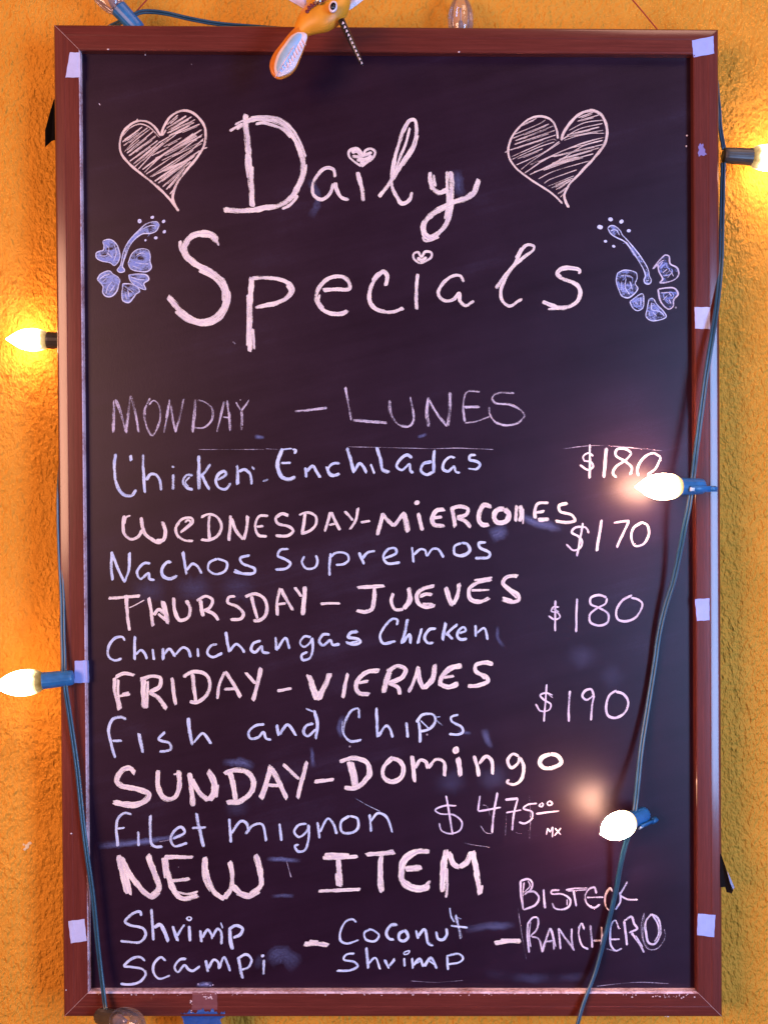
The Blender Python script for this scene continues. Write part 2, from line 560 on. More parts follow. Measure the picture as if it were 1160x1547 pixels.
RAIL = ['top', 'right', 'bottom', 'left']
for i in range(4):
    bm = bmesh.new()
    uv = bm.loops.layers.uv.new('UVMap')
    cols = []
    NSEG = 30
    acc = 0.0
    for k, (u, h) in enumerate(PROF):
        if k:
            acc += (Vector((u, h)) - Vector(PROF[k - 1])).length * MM
        ins = inset(u * MM)
        a, b = ins[i], ins[(i + 1) % 4]
        d = (b - a).normalized()
        a, b = a + d * 0.00012, b - d * 0.00012
        col = []
        for sgm in range(NSEG + 1):
            q = a.lerp(b, sgm / NSEG)
            col.append((bm.verts.new((q.x, PANEL_Y - h * MM, q.y)), (b - a).length * sgm / NSEG + i * 3.1, acc))
        cols.append(col)
    for k in range(len(cols) - 1):
        for sgm in range(NSEG):
            q = (cols[k][sgm], cols[k][sgm + 1], cols[k + 1][sgm + 1], cols[k + 1][sgm])
            f = bm.faces.new([x[0] for x in q])
            for lp, x in zip(f.loops, q):
                lp[uv].uv = (x[1], x[2])
            if (i == 3 and k >= 17) or (i == 2 and k >= 16):
                f.material_index = 1
    for e in (0, NSEG):
        f = bm.faces.new([c[e][0] for c in cols])
        for lp, c in zip(f.loops, cols):
            lp[uv].uv = (c[e][1], c[e][2])
    f = bm.faces.new([cols[0][0][0], cols[0][-1][0], cols[-1][-1][0], cols[-1][0][0]])
    bmesh.ops.recalc_face_normals(bm, faces=bm.faces)
    r = link('frame_rail', bm, [M['wood'], M['dusty']], board, smooth=True)
    r['label'] = '%s rail of the reddish brown wooden frame' % RAIL[i]
    em = r.modifiers.new('split', 'EDGE_SPLIT')
    em.split_angle = math.radians(13)

bm = bmesh.new()
ins = inset(22.0 * MM)
prism(bm, [Vector((q.x, PANEL_Y, q.y)) for q in ins], 0.0038)
panel = link('panel', bm, M['slate'], board, smooth=False)

# pale filler showing in the mitre joints
for i in (0, 2, 3):
    a, b = inset(0.9 * MM)[i], inset(23.2 * MM)[i]
    bm = bmesh.new()
    pts = []
    for k in range(25):
        q = a.lerp(b, k / 24)
        p3 = Vector((q.x, 0, q.y))
        p3.y = PANEL_Y - frame_h(p3) - 0.00002
        pts.append(p3)
    rr = {0: 0.0002, 2: 0.0002, 3: 0.00018}[i]
    tube(bm, pts, rr, 6, 0.003)
    link('mitre_filler', bm, M['filler'], board)

# chips and chalky crumbs on the frame's lips
bm = bmesh.new()
def crumb(px, py, r):
    p = P(px, py)
    p.y = PANEL_Y - frame_h(p) - 0.0002
    bmesh.ops.create_icosphere(bm, subdivisions=1, radius=r,
                               matrix=Matrix.Translation(p) @ Matrix.Diagonal((rnd.uniform(.7, 1.8), .4, rnd.uniform(.7, 1.5), 1)))
for _ in range(30):
    crumb(rnd.gauss(1000, 22), rnd.gauss(1498.5, 2.2), rnd.uniform(.0002, .0006))
for _ in range(60):
    crumb(rnd.uniform(150, 960), rnd.gauss(1496.5, 1.0), rnd.uniform(.0002, .0005))
for _ in range(8):
    crumb(rnd.gauss(291, 1.5), rnd.uniform(1499, 1525), rnd.uniform(.0003, .0006))
for _ in range(14):
    crumb(rnd.gauss(318, 8), rnd.uniform(1498, 1503), rnd.uniform(.0003, .0006))
for px, py in ((104, 1490), (112, 1255), (133, 1255), (1003, 1532), (1006, 1531), (167, 80), (220, 83), (692, 84), (1037, 205), (1036, 221)):
    crumb(px, py, .0007)
tag(link('chalk_crumbs', bm, M['white_plastic'], board), kind='stuff')

# ------------------------------------------------------------------ chalk writing
def new_layers(bm):
    return (bm.loops.layers.uv.new('UVMap'), bm.verts.layers.float.new('chalk_load'), bm.verts.layers.float.new('chalk_ends'))

class Chalk:
    def __init__(self, base=0.00016):
        self.bm = bmesh.new()
        self.uv, self.de, self.en = new_layers(self.bm)
        self.k = 0
        self.base = base
        self.u0 = rnd.uniform(0, 50)
    def place(self, x, y, lift):
        p = P(x, y, PANEL_Y - lift)
        return p
    def stroke(self, pts, w, dens, soft=False, closed=False):
        """pts in photo pixels, w = full width in photo pixels"""
        bm = self.bm
        self.k += 1
        lift = self.base + self.k * 8e-6
        S = 0.0006
        if len(pts) == 1:
            n = 14
            c = bm.verts.new(self.place(*pts[0], lift))
            c[self.de], c[self.en] = dens, 1
            ring = []
            ph = rnd.uniform(0, 6)
            for i in range(n):
                a = 2 * math.pi * i / n
                r = w / 2 * (1 + 0.10 * math.sin(2 * a + ph) + rnd.uniform(-.07, .07))
                v = bm.verts.new(self.place(pts[0][0] + r * math.cos(a) * 1.05, pts[0][1] + r * math.sin(a), lift))
                v[self.de], v[self.en] = dens, 1
                ring.append(v)
            for i in range(n):
                f = bm.faces.new((c, ring[(i + 1) % n], ring[i]))
                for lp, q in zip(f.loops, ((0, 0), (.002, .7), (.002, .7))):
                    lp[self.uv].uv = (self.u0 + q[0], q[1])
            return
        c = catmull([(x, y, 0) for x, y in pts], 1.6 if not soft else 5)
        L = [0.0]
        for a, b in zip(c, c[1:]):
            L.append(L[-1] + (b - a).length)
        tot = max(L[-1], 1e-3)
        ph = [rnd.uniform(0, 6.28) for _ in range(4)]
        rows = []
        h = w / 2
        cap = min(h * 0.8, tot * 0.3)
        w0, w1 = rnd.uniform(.86, 1.06), rnd.uniform(.86, 1.06)
        ja = jb = 0.0
        blunt = 0.72 if w > 4.8 else 0.55
        skew = rnd.uniform(-.45, .45) * h
        for i, p in enumerate(c):
            d = (c[min(i + 1, len(c) - 1)] - c[max(i - 1, 0)])
            d = d.normalized() if d.length > 1e-9 else Vector((1, 0, 0))
            nx, ny = -d.y, d.x
            s = L[i]
            var = w0 + (w1 - w0) * s / tot + 0.07 * math.sin(s * 0.11 + ph[0]) + 0.05 * math.sin(s * 0.37 + ph[1])
            e = min(s, tot - s)
            end = 1.0
            drop = 0.0
            if e < cap and not soft:
                q = 1 - e / cap
                end = max(blunt, math.sqrt(max(0, 1 - q * q)))
                drop = 0.10 * q
            if soft:
                jl, jr = 1 + rnd.uniform(-.2, .2), 1 + rnd.uniform(-.2, .2)
            else:
                ja = ja * .72 + rnd.uniform(-.075, .075)
                jb = jb * .72 + rnd.uniform(-.075, .075)
                jl, jr = 1 + ja, 1 + jb
            off = 0.05 * h * math.sin(s * 0.21 + ph[2])
            hl, hr = h * var * end * jl, h * var * end * jr
            dd = dens + 0.05 * math.sin(s * 0.09 + ph[3]) - drop
            ef = min(1.0, min(s, tot - s) / (0.3 * tot)) if soft else 1.0
            lf = lift + 3e-6 * s / tot
            row = []
            for t in (-1, -.5, 0, .5, 1):
                hh = hl if t < 0 else hr
                sk = t * skew if (not soft and (i == 0 or i == len(c) - 1)) else 0.0
                v = bm.verts.new(self.place(p.x + nx * (t * hh + off) + d.x * sk, p.y + ny * (t * hh + off) + d.y * sk, lf))
                v[self.de], v[self.en] = dd, ef
                row.append((v, self.u0 + s * S, t))
            rows.append(row)
        for a, b in zip(rows, rows[1:]):
            for k in range(4):
                q = (a[k], b[k], b[k + 1], a[k + 1])
                f = bm.faces.new([x[0] for x in q])
                for lp, x in zip(f.loops, q):
                    lp[self.uv].uv = (x[1], x[2])
        self.u0 += tot * S + 1.7
    def fill(self, pts, dens):
        """a patch coloured in with chalk"""
        self.k += 1
        lift = self.base + self.k * 8e-6
        c = catmull([(x, y, 0) for x, y in pts + pts[:1]], 3.0)[:-1]
        ys = [p.y for p in c]
        y0, y1 = min(ys), max(ys)
        vs_ = []
        for p in c:
            v = self.bm.verts.new(self.place(p.x, p.y, lift))
            v[self.de], v[self.en] = dens, 1
            vs_.append(v)
        f = self.bm.faces.new(vs_)
        for lp, p in zip(f.loops, c):
            lp[self.uv].uv = (self.u0 + p.x * 0.0006, (p.y - y0) / (y1 - y0) - 0.5)
        f.normal_update()
        bmesh.ops.triangulate(self.bm, faces=[f])
    def done(self, name, mat, parent, label=None):
        bm = self.bm
        flip = [f for f in bm.faces if (f.normal_update() or f.normal.y > 0)]
        bmesh.ops.reverse_faces(bm, faces=flip)
        return link(name, bm, mat, parent, smooth=False, label=label)

def parse(data, crop):
    x0, y0, sc = crop
    out = []
    for part in data.split(';'):
        w = d = None
        pts = []
        for tok in part.split():
            if tok[0] == 'w':
                w = float(tok[1:])
            elif tok[0] == 'd':
                d = float(tok[1:])
            else:
                x, y = tok.split(',')
                pts.append((x0 + float(x) / sc, y0 + float(y) / sc))
        if pts:
            out.append((pts, w, d))
    return out

Z = 3.8667
# where a line of writing divides into words: (axis, limits in photo pixels, the words)
CUTS = {}
def word(label, mat, w, dens, *blocks, name='chalk_word'):
    axis, cuts, parts = CUTS.get(label, (0, [], [label]))
    cs = [Chalk() for _ in parts]
    for crop, data in blocks:
        for pts, ww, dd in parse(data, crop):
            v = [p[axis] for p in pts]
            mid = (min(v) + max(v)) / 2
            k = sum(mid > q for q in cuts)
            cs[k].stroke(pts, (ww or w) * .95, (dd or dens) - .018)
    for c, lab in zip(cs, parts):
        c.done('chalk_dash' if ' dash' in lab else name, M[mat], board, lab)

def cut(label, axis, cuts, parts):
    CUTS[label] = (axis, cuts, parts)
cut('streaky lilac chalk dash and word LUNES', 0, [505], ['streaky lilac chalk dash before LUNES', 'streaky lilac chalk word LUNES'])
cut('pale pink chalk words WEDNESDAY - MIERCOLES', 0, [542, 563], ['pale pink chalk word WEDNESDAY', 'pink chalk dash after WEDNESDAY', 'pale pink chalk word MIERCOLES with a smudged L'])
cut('pale blue chalk words Nachos Supremos', 0, [405], ['pale blue chalk word Nachos', 'pale blue chalk word Supremos'])
cut('pale pink chalk words THURSDAY - JUEVES', 0, [475, 525], ['pale pink chalk word THURSDAY', 'pink chalk dash after THURSDAY', 'pale pink chalk word JUEVES'])
cut('pale blue chalk words Chimichangas Chicken', 0, [560], ['pale blue chalk word Chimichangas', 'pale blue chalk word Chicken after Chimichangas'])
cut('pale pink chalk words FRIDAY - VIERNES', 0, [410, 455], ['pale pink chalk word FRIDAY', 'pink chalk dash after FRIDAY', 'pale pink chalk word VIERNES'])
cut('pale blue chalk words Fish and Chips', 0, [347, 500], ['pale blue chalk word Fish', 'pale blue chalk word and', 'pale blue chalk word Chips'])
cut('thick pale pink chalk words SUNDAY - Domingo', 0, [471, 508], ['thick pale pink chalk word SUNDAY', 'pink chalk dash after SUNDAY', 'pale pink chalk word Domingo'])
cut('pale blue chalk words Filet mignon', 0, [330], ['pale blue chalk word Filet', 'pale blue chalk word mignon'])
cut('broad pinkish white chalk words NEW ITEM', 0, [440], ['broad pinkish white chalk word NEW', 'broad pinkish white chalk word ITEM'])
cut('pale blue chalk words Shrimp scampi', 1, [1436], ['pale blue chalk word Shrimp', 'pale blue chalk word scampi'])
cut('pale blue chalk words Coconut shrimp', 1, [1432], ['pale blue chalk word Coconut', 'pale blue chalk word shrimp under Coconut'])
cut('lilac chalk words Bisteck Ranchero drawn with doubled lines', 1, [1380], ['lilac chalk word BISTECK drawn with doubled lines', 'lilac chalk word RANCHERO drawn with doubled lines'])

T2, T3 = (320, 0, Z), (580, 0, Z)
word('thick pale pink chalk word Daily with a heart over its i', 'pink', 6.2, .70,
     ((320, 160, 7.25), 'w9 375,90 370,180 395,400 405,560 425,760 435,900 445,1105 ; w4 385,520 378,640 395,790 ; w5 445,660 442,800 452,970 ;'
      'w9 350,185 440,150 560,145 700,165 820,240 910,370 975,520 1000,640 985,780 920,930 830,1040 720,1095 560,1120 420,1145 280,1145 130,1140 ;'
      'w5 480,200 560,185 680,215 780,260 870,350 ; w4 430,125 620,115 760,150 870,240 960,380 1030,560 ; w4 195,275 250,245 340,190 ; w3.5 255,205 330,165 400,140 ;'
      'w4 275,260 340,210 ; w4 1035,640 1010,790 930,940 ; w5 900,1000 940,985 860,1080 770,1130'),
     (T2, '720,1035 710,990 670,980 620,1020 590,1080 595,1140 640,1165 690,1130 710,1070 ; 720,1065 730,1110 760,1155 800,1168 ;'
      'w6.5 850,1005 865,1060 880,1120 885,1175 ; w5 875,972 830,942 800,912 803,880 845,867 872,892 885,907 898,880 930,869 952,885 945,915 910,945 875,972 ;'
      'w6 815,890 850,882 868,905 ; w6 820,912 860,915 935,890 ; w6 845,935 900,930 935,910 ; w6 865,955 895,945'),
     (T3, '-30,1150 40,1060 120,930 170,850 190,760 178,702 150,705 110,770 75,880 50,1000 45,1080 75,1150 105,1190 150,1165 165,1122 ;'
      'w5 150,745 130,830 90,930 50,1040 ; w3.5 200,790 170,880 110,970 ;'
      'w7 268,1005 268,1060 278,1110 ; w8 270,1030 285,1100 320,1125 375,1108 ; w5 290,1020 300,1090 ;'
      'w9.5 388,1000 395,1080 390,1180 375,1280 330,1350 265,1388 238,1370 230,1320 260,1270 330,1220 400,1185 480,1155 520,1130 540,1080 550,1045 ;'
      'w5 365,1000 368,1090 370,1200 355,1280 ; w4 225,1380 240,1408 320,1385'))
word('thick pale pink chalk word Specials with a small heart over its i', 'pink', 6.5, .71,
     ((120, 300, Z), 'w10.5 805,255 780,220 740,205 690,208 640,235 615,285 625,335 665,372 730,410 800,450 850,510 862,580 840,650 795,695 740,718 680,715 620,685 560,620 520,570 ;'
      'w5 590,245 593,290 620,340 670,390 ; w5 560,660 640,718 750,735 830,695 872,610 875,540 ; w3.5 800,235 815,275 ; w5 700,420 790,470 835,530 840,600 ;'
      'w9 1005,460 1000,600 995,760 997,895 ; w4 1015,760 1022,880 ; w4 985,560 983,860'),
     ((400, 300, Z), 'w7.5 -75,465 0,463 80,470 145,500 165,535 130,580 70,610 0,625 -55,637 ; w5 130,505 150,540 110,590 40,625 ;'
      '340,535 420,530 495,525 490,485 455,458 400,457 350,482 312,530 302,590 332,643 390,672 450,672 487,655 ; w4 320,560 315,600 345,640 ;'
      '705,510 715,450 695,428 650,462 620,520 610,590 640,638 700,662 760,658 810,640 ; w3.5 690,425 650,445 625,480 ; 893,440 885,520 886,648 ;'
      'w4 905,380 870,350 870,322 895,312 915,340 935,312 970,315 972,340 940,365 905,380 ; w5 890,345 915,360 945,342 ; w4 905,370 930,360'),
     ((660, 300, 4.4615), 'w5.6 180,562 160,522 120,517 60,550 20,600 10,650 50,688 110,680 150,638 155,690 190,720 250,690 ;'
      'w6 395,605 440,540 510,460 590,390 645,350 652,322 612,312 580,332 530,425 460,540 430,620 440,690 490,725 540,695 575,680 ; w4 570,330 530,400 ;'
      'w6.5 955,508 958,485 900,467 830,477 808,510 835,535 900,560 950,590 965,630 945,690 880,732 820,735 760,715 710,695 ; w3.5 745,745 820,740 ; w5 830,480 815,510 840,530'))
L1 = (160, 570, 4.833)
word('streaky lilac chalk word MONDAY', 'lilac', 5, .565, (L1,
     'w6 65,165 58,280 55,405 ; w5 72,160 110,260 148,405 ; w5 150,410 165,260 183,135 ; w5 185,132 215,250 242,405 ; w4 325,150 300,200 ; w5.5 300,200 285,240 288,280 ;'
     'w4 278,250 300,360 340,425 378,370 400,270 385,195 350,168 315,200 ; w4 425,410 450,280 465,160 ; 470,190 490,300 512,402 ; w4.5 510,402 545,270 572,155 ;'
     'w5.5 655,155 648,270 633,405 ; w3.8 665,165 730,185 778,235 775,310 720,365 640,368 ; w4 812,402 842,270 865,175 ; w5.5 885,165 900,280 912,395 ; w3 855,290 900,296 ;'
     'w3 950,180 988,245 ; w4 990,245 1020,205 1047,163 ; w5.5 992,245 995,310 992,388 ; w3 65,200 62,390 ; w2.5 455,200 440,300'))
word('streaky lilac chalk dash and word LUNES', 'lilac', 5, .58,
     ((400, 560, Z), 'w5 175,238 260,230 365,216 ; w4.5 470,95 490,200 506,290 ; w5.5 510,290 600,296 715,306 ; 730,170 735,250 780,315 840,325 868,290 850,150 ;'
      'w6 955,155 945,240 955,330 ; 955,165 1010,260 1065,325 ; w5.5 1068,325 1080,220 1080,125'),
     ((650, 560, Z), 'w4 290,122 212,126 192,200 200,300 ; w3.8 200,305 260,298 345,268 ; 195,212 290,212 ; w4.3 490,130 400,130 362,158 380,188 460,198 530,232 548,265 510,305 440,318 380,300 348,255 342,210'))
word('pale blue chalk word Chicken', 'blue', 4.8, .68, ((150, 560, Z),
     'w5 97,485 90,570 102,660 140,722 190,730 218,695 ; w5 185,492 188,527 ; 258,488 260,600 268,715 ; 275,640 300,605 332,607 355,640 363,700 ; 432,605 434,695 ; w4 432,562 ;'
     '548,610 512,610 492,650 512,685 548,695 ; w3 530,620 505,650 525,680 ; w5.5 582,495 583,600 584,695 ; 650,545 620,590 592,622 ; 600,612 625,660 645,695 ;'
     '690,640 742,602 730,587 700,602 682,640 695,680 738,692 770,655 ; w6 805,552 810,600 810,665 ; 815,590 850,577 880,602 890,667 ; w4 d.6 890,560 908,578 ; w4 d.54 955,648 990,632'))
word('pale blue chalk word Enchiladas', 'blue', 4.6, .71, ((400, 560, Z),
     'w6 105,455 82,510 78,570 102,620 140,633 180,622 ; w3 100,460 160,455 ; w4.5 160,460 182,465 172,485 ; w4 95,541 152,538 ; w5 237,565 242,625 ; w5.2 242,590 280,555 302,590 325,625 ;'
     'w5 438,540 395,545 368,580 388,612 438,602 ; w4 360,560 380,600 430,615 ; w5 480,450 500,520 522,597 ; 522,590 555,542 575,562 595,598 ; w4 618,545 640,602 ;'
     'w5.2 655,447 675,520 690,580 728,594 ; 860,510 830,492 790,520 770,560 800,580 845,545 850,585 867,598 ; w5.5 975,530 925,545 912,585 945,608 980,592 ; w5 990,464 986,530 985,600 ;'
     '1110,510 1085,502 1050,530 1040,575 1070,588 1105,560 1115,590 1140,598'),
     ((650, 560, Z), 'w4.4 265,492 232,496 228,520 270,530 290,548 270,574 220,572'))
PR = (840, 640, Z)
word('first pale lilac price $180 beside the lit bulb', 'lilac', 3.8, .70, (PR,
     'w3 215,190 190,172 157,190 162,215 205,225 215,250 187,270 137,242 ; w4 195,120 196,200 194,320 ; w5.5 293,140 285,230 276,315 ; 440,170 400,147 352,152 347,185 400,220 440,260 430,300 ; 440,172 405,212 350,250 330,290 350,315 ;'
     '610,195 560,172 500,210 472,270 480,305 ; 612,195 580,260 530,300'), name='chalk_price')
word('pale lilac price $170 under the lit bulb', 'lilac', 3.8, .71, (PR,
     'w3.4 190,640 170,607 110,607 90,635 130,660 150,690 140,725 100,740 57,705 ; 155,580 138,680 120,775 ; w5 265,560 250,650 235,745 ; w3.4 335,578 425,567 ; 425,567 390,640 352,725 ; 500,575 450,610 437,670 460,713 510,702 540,640 530,592 497,575'), name='chalk_price')
A5, B5, C5 = (150, 740, Z), (400, 740, Z), (650, 740, Z)
word('pale pink chalk words WEDNESDAY - MIERCOLES', 'pink', 5.2, .73,
     (A5, 'w5.5 148,150 140,200 150,260 190,290 230,272 252,235 ; w3 185,150 160,160 150,200 ; w5.5 245,160 255,215 275,265 330,303 ; w7 330,303 375,292 388,240 370,185 ; w3 300,290 350,312 390,285 ;'
      'w4 485,245 548,190 540,165 490,170 452,210 458,262 500,296 550,298 ; w4 500,190 520,175 535,190 475,250 ; w4 470,190 445,230 465,280 ;'
      'w5 645,150 640,220 647,300 ; w4.6 595,160 640,142 690,160 715,210 690,270 640,293 595,290 ; w5.5 768,150 765,220 758,298 ; 772,165 800,240 842,292 ; 845,290 862,220 866,150 ;'
      'w4.6 988,152 935,155 912,210 932,265 980,272 ; w4 918,215 960,212 ; 1105,150 1070,140 1032,165 1042,195 1110,215 1133,240 1100,268 1030,268'),
     (B5, '235,135 228,200 218,255 ; w4.4 200,147 250,132 298,155 300,200 262,240 212,258 ; w4.5 350,245 370,180 383,130 ; w4.8 387,130 415,190 440,235 ; w4 375,206 410,198 ; w5 465,125 490,150 515,180 ; w5 545,105 530,180 497,232 ; w3.6 560,190 615,181 ;'
      'w6 657,265 675,200 688,135 ; w6 690,140 720,180 752,212 ; w5.5 752,212 785,170 815,132 ; w8.5 812,135 825,190 837,248 ; w6.5 895,135 908,190 922,238 ; w8 888,75 ; w7 1050,115 1000,122 978,170 988,203 1050,210 ; w5 985,165 1035,158'),
     (C5, 'w7.5 125,105 135,160 145,218 ; w6.5 115,112 170,97 220,112 212,142 155,163 ; w6.5 155,163 200,182 235,220 ; w7.5 357,100 315,88 288,130 283,178 302,203 342,203 ;'
      'w8.5 430,108 385,122 372,160 392,192 440,183 458,142 430,108 ; w6 505,90 495,185 ; w6 525,90 530,150 520,185 ; w3 542,110 540,200 ; w5 690,75 625,82 608,130 612,168 ; w5 615,132 665,125 ; w6 628,176 692,170 ; w5.2 800,77 752,92 757,125 828,150 843,180 800,190 730,184'))
word('pale blue chalk words Nachos Supremos', 'blue', 4.6, .71,
     (A5, 'w4.6 75,360 72,440 78,530 ; 77,370 110,460 150,540 ; w5 150,542 175,460 178,365 ; 300,430 262,430 222,480 242,520 290,487 295,520 325,527 ; w5 420,427 402,420 368,460 372,503 410,520 458,502 ; w5 490,360 500,430 512,495 ; 512,470 545,432 570,442 600,490 ;'
      'w4.4 690,402 645,425 638,465 680,493 738,470 745,425 690,402 ; w4.8 880,382 825,402 838,430 908,460 908,483 850,490 785,477 ; w3 790,465 840,490'),
     (B5, '140,345 92,352 77,385 120,405 150,430 127,458 62,467 ; w4 232,387 217,420 242,458 290,455 308,420 298,382 ; w4.4 385,370 378,440 378,502 ; w4 375,402 420,367 480,377 490,410 462,433 415,438 ; 550,365 565,400 580,435 ; w4.2 570,400 600,367 645,358 ;'
      'w4.4 700,402 768,367 760,342 722,347 692,390 712,428 790,425 ; w4.6 860,332 868,425 ; w4.2 870,380 910,347 935,352 945,390 ; w4.4 947,388 980,345 1010,347 1045,395'),
     (C5, 'w5 180,310 142,330 142,375 185,384 230,355 215,317 180,310 ; 325,306 282,312 287,335 345,370 340,393 260,400'))
A6, B6, C6 = (150, 860, Z), (400, 860, Z), (680, 860, 3.625)
word('pale pink chalk words THURSDAY - JUEVES', 'pink', 5.5, .73,
     (A6, 'w5 55,170 150,163 240,155 ; w6 158,150 165,250 178,358 ; w2 175,225 205,212 265,180 ; w6 290,165 305,250 315,333 ; w6 320,268 350,235 385,262 ; w8 370,185 388,250 400,320 ; w5 345,260 395,300 ; 435,165 442,240 470,298 520,280 532,225 507,182 ; w7 592,180 598,230 608,275 ;'
      '570,185 620,157 662,180 645,225 610,242 ; 620,237 670,262 697,298 ; w5 795,157 757,165 752,195 810,220 843,260 828,288 767,295 ; 890,155 905,220 925,290 ; 852,160 910,143 960,167 980,220 968,275 930,300 900,300 ; 1040,270 1040,180 1058,110 ; w6 1062,112 1090,170 1132,240 ; w4.5 1030,205 1090,200'),
     (B6, 'w4.6 175,105 215,160 ; w7.5 235,100 230,180 222,268 ; w4.6 325,203 380,198 440,199 ; w6 540,108 620,102 700,98 ; w7 640,105 638,180 625,232 590,248 535,243 ; 750,140 738,190 760,233 810,235 ; w8.5 810,232 845,180 843,105 ; w7 990,98 930,112 888,150 898,200 940,220 995,212 ; w6 905,160 940,145 978,150 ; w4 920,200 985,205 ;'
      'w7.5 1055,105 1080,180 1100,212 ; w7.5 1100,207 1125,150 1135,80'),
     (C6, 'w6.5 225,55 150,72 103,110 112,165 160,178 215,158 ; w4 115,115 215,113 ; w3.5 130,60 230,45 ; w6.5 370,37 310,42 288,75 320,108 372,140 375,168 340,180 285,167 ; w3.5 300,100 345,140 365,160 ; w4 320,32 365,45 ; w3.5 285,155 340,170'))
word('pale blue chalk words Chimichangas Chicken', 'blue', 4.5, .71,
     (A6, '150,418 138,397 95,402 57,450 57,510 92,533 133,522 ; 210,390 208,460 208,530 ; 212,500 245,472 265,490 280,525 ; w4 312,465 322,530 ; w5 372,460 375,530 ; 377,500 410,467 435,495 442,512 ; 445,500 490,457 520,472 535,515 ; w4 575,460 580,512 ; 690,437 652,447 632,490 660,513 720,490 ;'
      'w4.8 740,365 750,430 760,485 ; 762,480 800,437 825,452 850,488 ; 945,417 902,432 888,470 910,485 950,450 955,482 995,490 ; w5 1032,395 1036,475 ; 1040,468 1088,402 1112,465'),
     (B6, 'w4 270,397 232,392 207,430 230,453 270,422 275,402 ; w4.6 278,400 280,470 265,518 222,530 216,502 250,482 ; 380,382 342,382 317,420 340,444 385,415 395,440 438,437 ; w4.8 545,363 502,372 487,395 545,407 558,425 522,440 472,425 ; w3 490,432 545,420 ;'
      'w4.6 770,327 775,297 750,290 702,332 673,390 692,433 765,420 ; w5 835,290 817,370 800,435 ; w4.8 805,428 845,382 850,435 ; 915,345 893,435 ; 1000,347 962,352 932,400 950,430 985,430 ; w5.5 1055,310 1037,415 ; w5 1125,320 1085,355 1055,385 ; 1060,370 1097,410'),
     (C6, 'w4.2 50,350 85,337 75,317 50,332 37,365 55,384 92,380 ; 138,305 140,370 ; 145,350 185,322 205,387'))
word('second lilac price $180 with a round topped 8', 'lilac', 3.8, .71, (C6,
     'w3 595,207 562,207 552,230 590,240 600,262 572,275 537,255 ; w3.4 575,170 573,340 ; w4 693,160 690,250 688,345 ; 855,155 812,142 768,157 768,190 810,210 863,245 860,290 812,308 767,290 763,250 800,215 850,187 857,157 ; 995,142 942,170 908,230 917,275 960,285 1018,260 1050,190 1030,167 990,155 ; w3 d.58 560,215 595,235'), name='chalk_price')
word('lilac price $190 right of Fish and Chips', 'lilac', 3.5, .71, (C6,
     'w3 560,690 522,677 492,690 512,715 550,740 540,770 492,775 467,737 ; w3.2 527,630 520,730 512,835 ; 655,665 648,740 648,835 ; 785,692 770,657 737,665 722,695 745,715 785,690 ; 787,690 775,750 770,828 ; w4.2 910,662 872,690 852,750 862,800 900,815 958,780 973,725 945,682 907,670 ; w3 d.58 535,685 562,705'), name='chalk_price')
A7, B7 = (150, 990, Z), (400, 990, Z)
word('pale pink chalk words FRIDAY - VIERNES', 'pink', 6, .73,
     (A7, 'w6 92,130 90,200 108,270 118,320 ; w4 112,140 112,230 130,312 ; w6 95,128 140,107 208,115 ; w4 105,242 150,232 182,227 ; w3 135,225 175,215 ; w9 262,140 258,220 270,310 ; w6.5 240,147 300,123 358,132 352,182 295,215 ; w7 292,215 350,252 393,315 ; w3 240,135 320,115 ; w4 285,150 280,310 ;'
      'w6.5 425,130 435,210 447,290 ; w6.5 545,105 555,190 565,280 ; w5.5 490,125 555,95 620,110 648,165 628,230 570,275 530,270 ; w3 500,130 520,105 ; w5 690,255 702,170 735,95 ; 738,95 780,160 827,245 ; w4.5 730,198 800,195 ; w5 855,100 885,135 915,167 ; w7 945,72 925,170 897,265 ; w4.5 1040,208 1125,193'),
     (B7, 'w9 258,115 285,200 308,262 ; w10 310,258 350,180 382,105 ; w3.5 245,112 275,180 ; w6 485,105 470,170 455,250 ; w8 670,88 600,98 553,130 533,180 550,220 612,227 ; w5 550,162 605,150 ; w9 732,90 710,150 692,220 ; w7.5 715,95 780,62 822,82 800,130 722,165 ; w7 722,165 778,187 788,230 ; w6.5 898,65 870,150 840,217 ; w7 895,72 905,150 930,198 ; w7.5 930,195 980,135 995,50 ;'
      'w8 1150,60 1080,78 1032,130 1025,165 1070,185 1130,165 ; w5 1040,130 1105,120 ; w3.5 1010,170 1060,190'),
     (C6, 'w6.5 235,518 190,512 140,525 140,560 195,590 205,612 160,635 95,640 ; w4 130,545 190,600'))
word('pale blue chalk words Fish and Chips', 'blue', 4.6, .70,
     (A7, 'w5 160,373 130,362 80,375 57,430 67,500 95,600 ; w4 77,500 135,498 ; w6 232,455 243,510 255,570 ; 385,447 348,490 410,513 420,545 390,560 352,563 ; w6 520,365 530,450 545,525 ; 552,510 605,457 630,480 655,518 ; 965,402 912,412 872,450 882,485 930,478 960,450 975,485 1005,492 ; w5 1037,405 1048,470 ; 1052,465 1100,405 1150,470 '),
     (B7, '285,397 242,412 228,450 250,472 300,430 ; w4.8 290,320 307,400 297,490 ; d.62 550,370 545,312 507,322 467,400 462,460 500,503 565,493 ; w3 d.6 455,380 455,450 490,500 ; w5 652,305 655,400 658,480 ; 660,475 710,412 730,430 748,480 ; 825,390 835,482 ; w4.8 900,390 905,440 907,510 ; 885,392 922,347 985,347 995,385 960,430 905,445 ; w3 910,380 960,430 ;'
      'w4.2 1130,347 1088,362 1092,385 1150,420 1155,450 1130,462 1075,460 ; w3 d.58 240,310 285,330 ; w2.5 d.58 995,375 1040,410 ; w2 d.58 1000,360 1025,358'))
A8, B8, C8 = (150, 1130, Z), (400, 1130, Z), (640, 1110, Z)
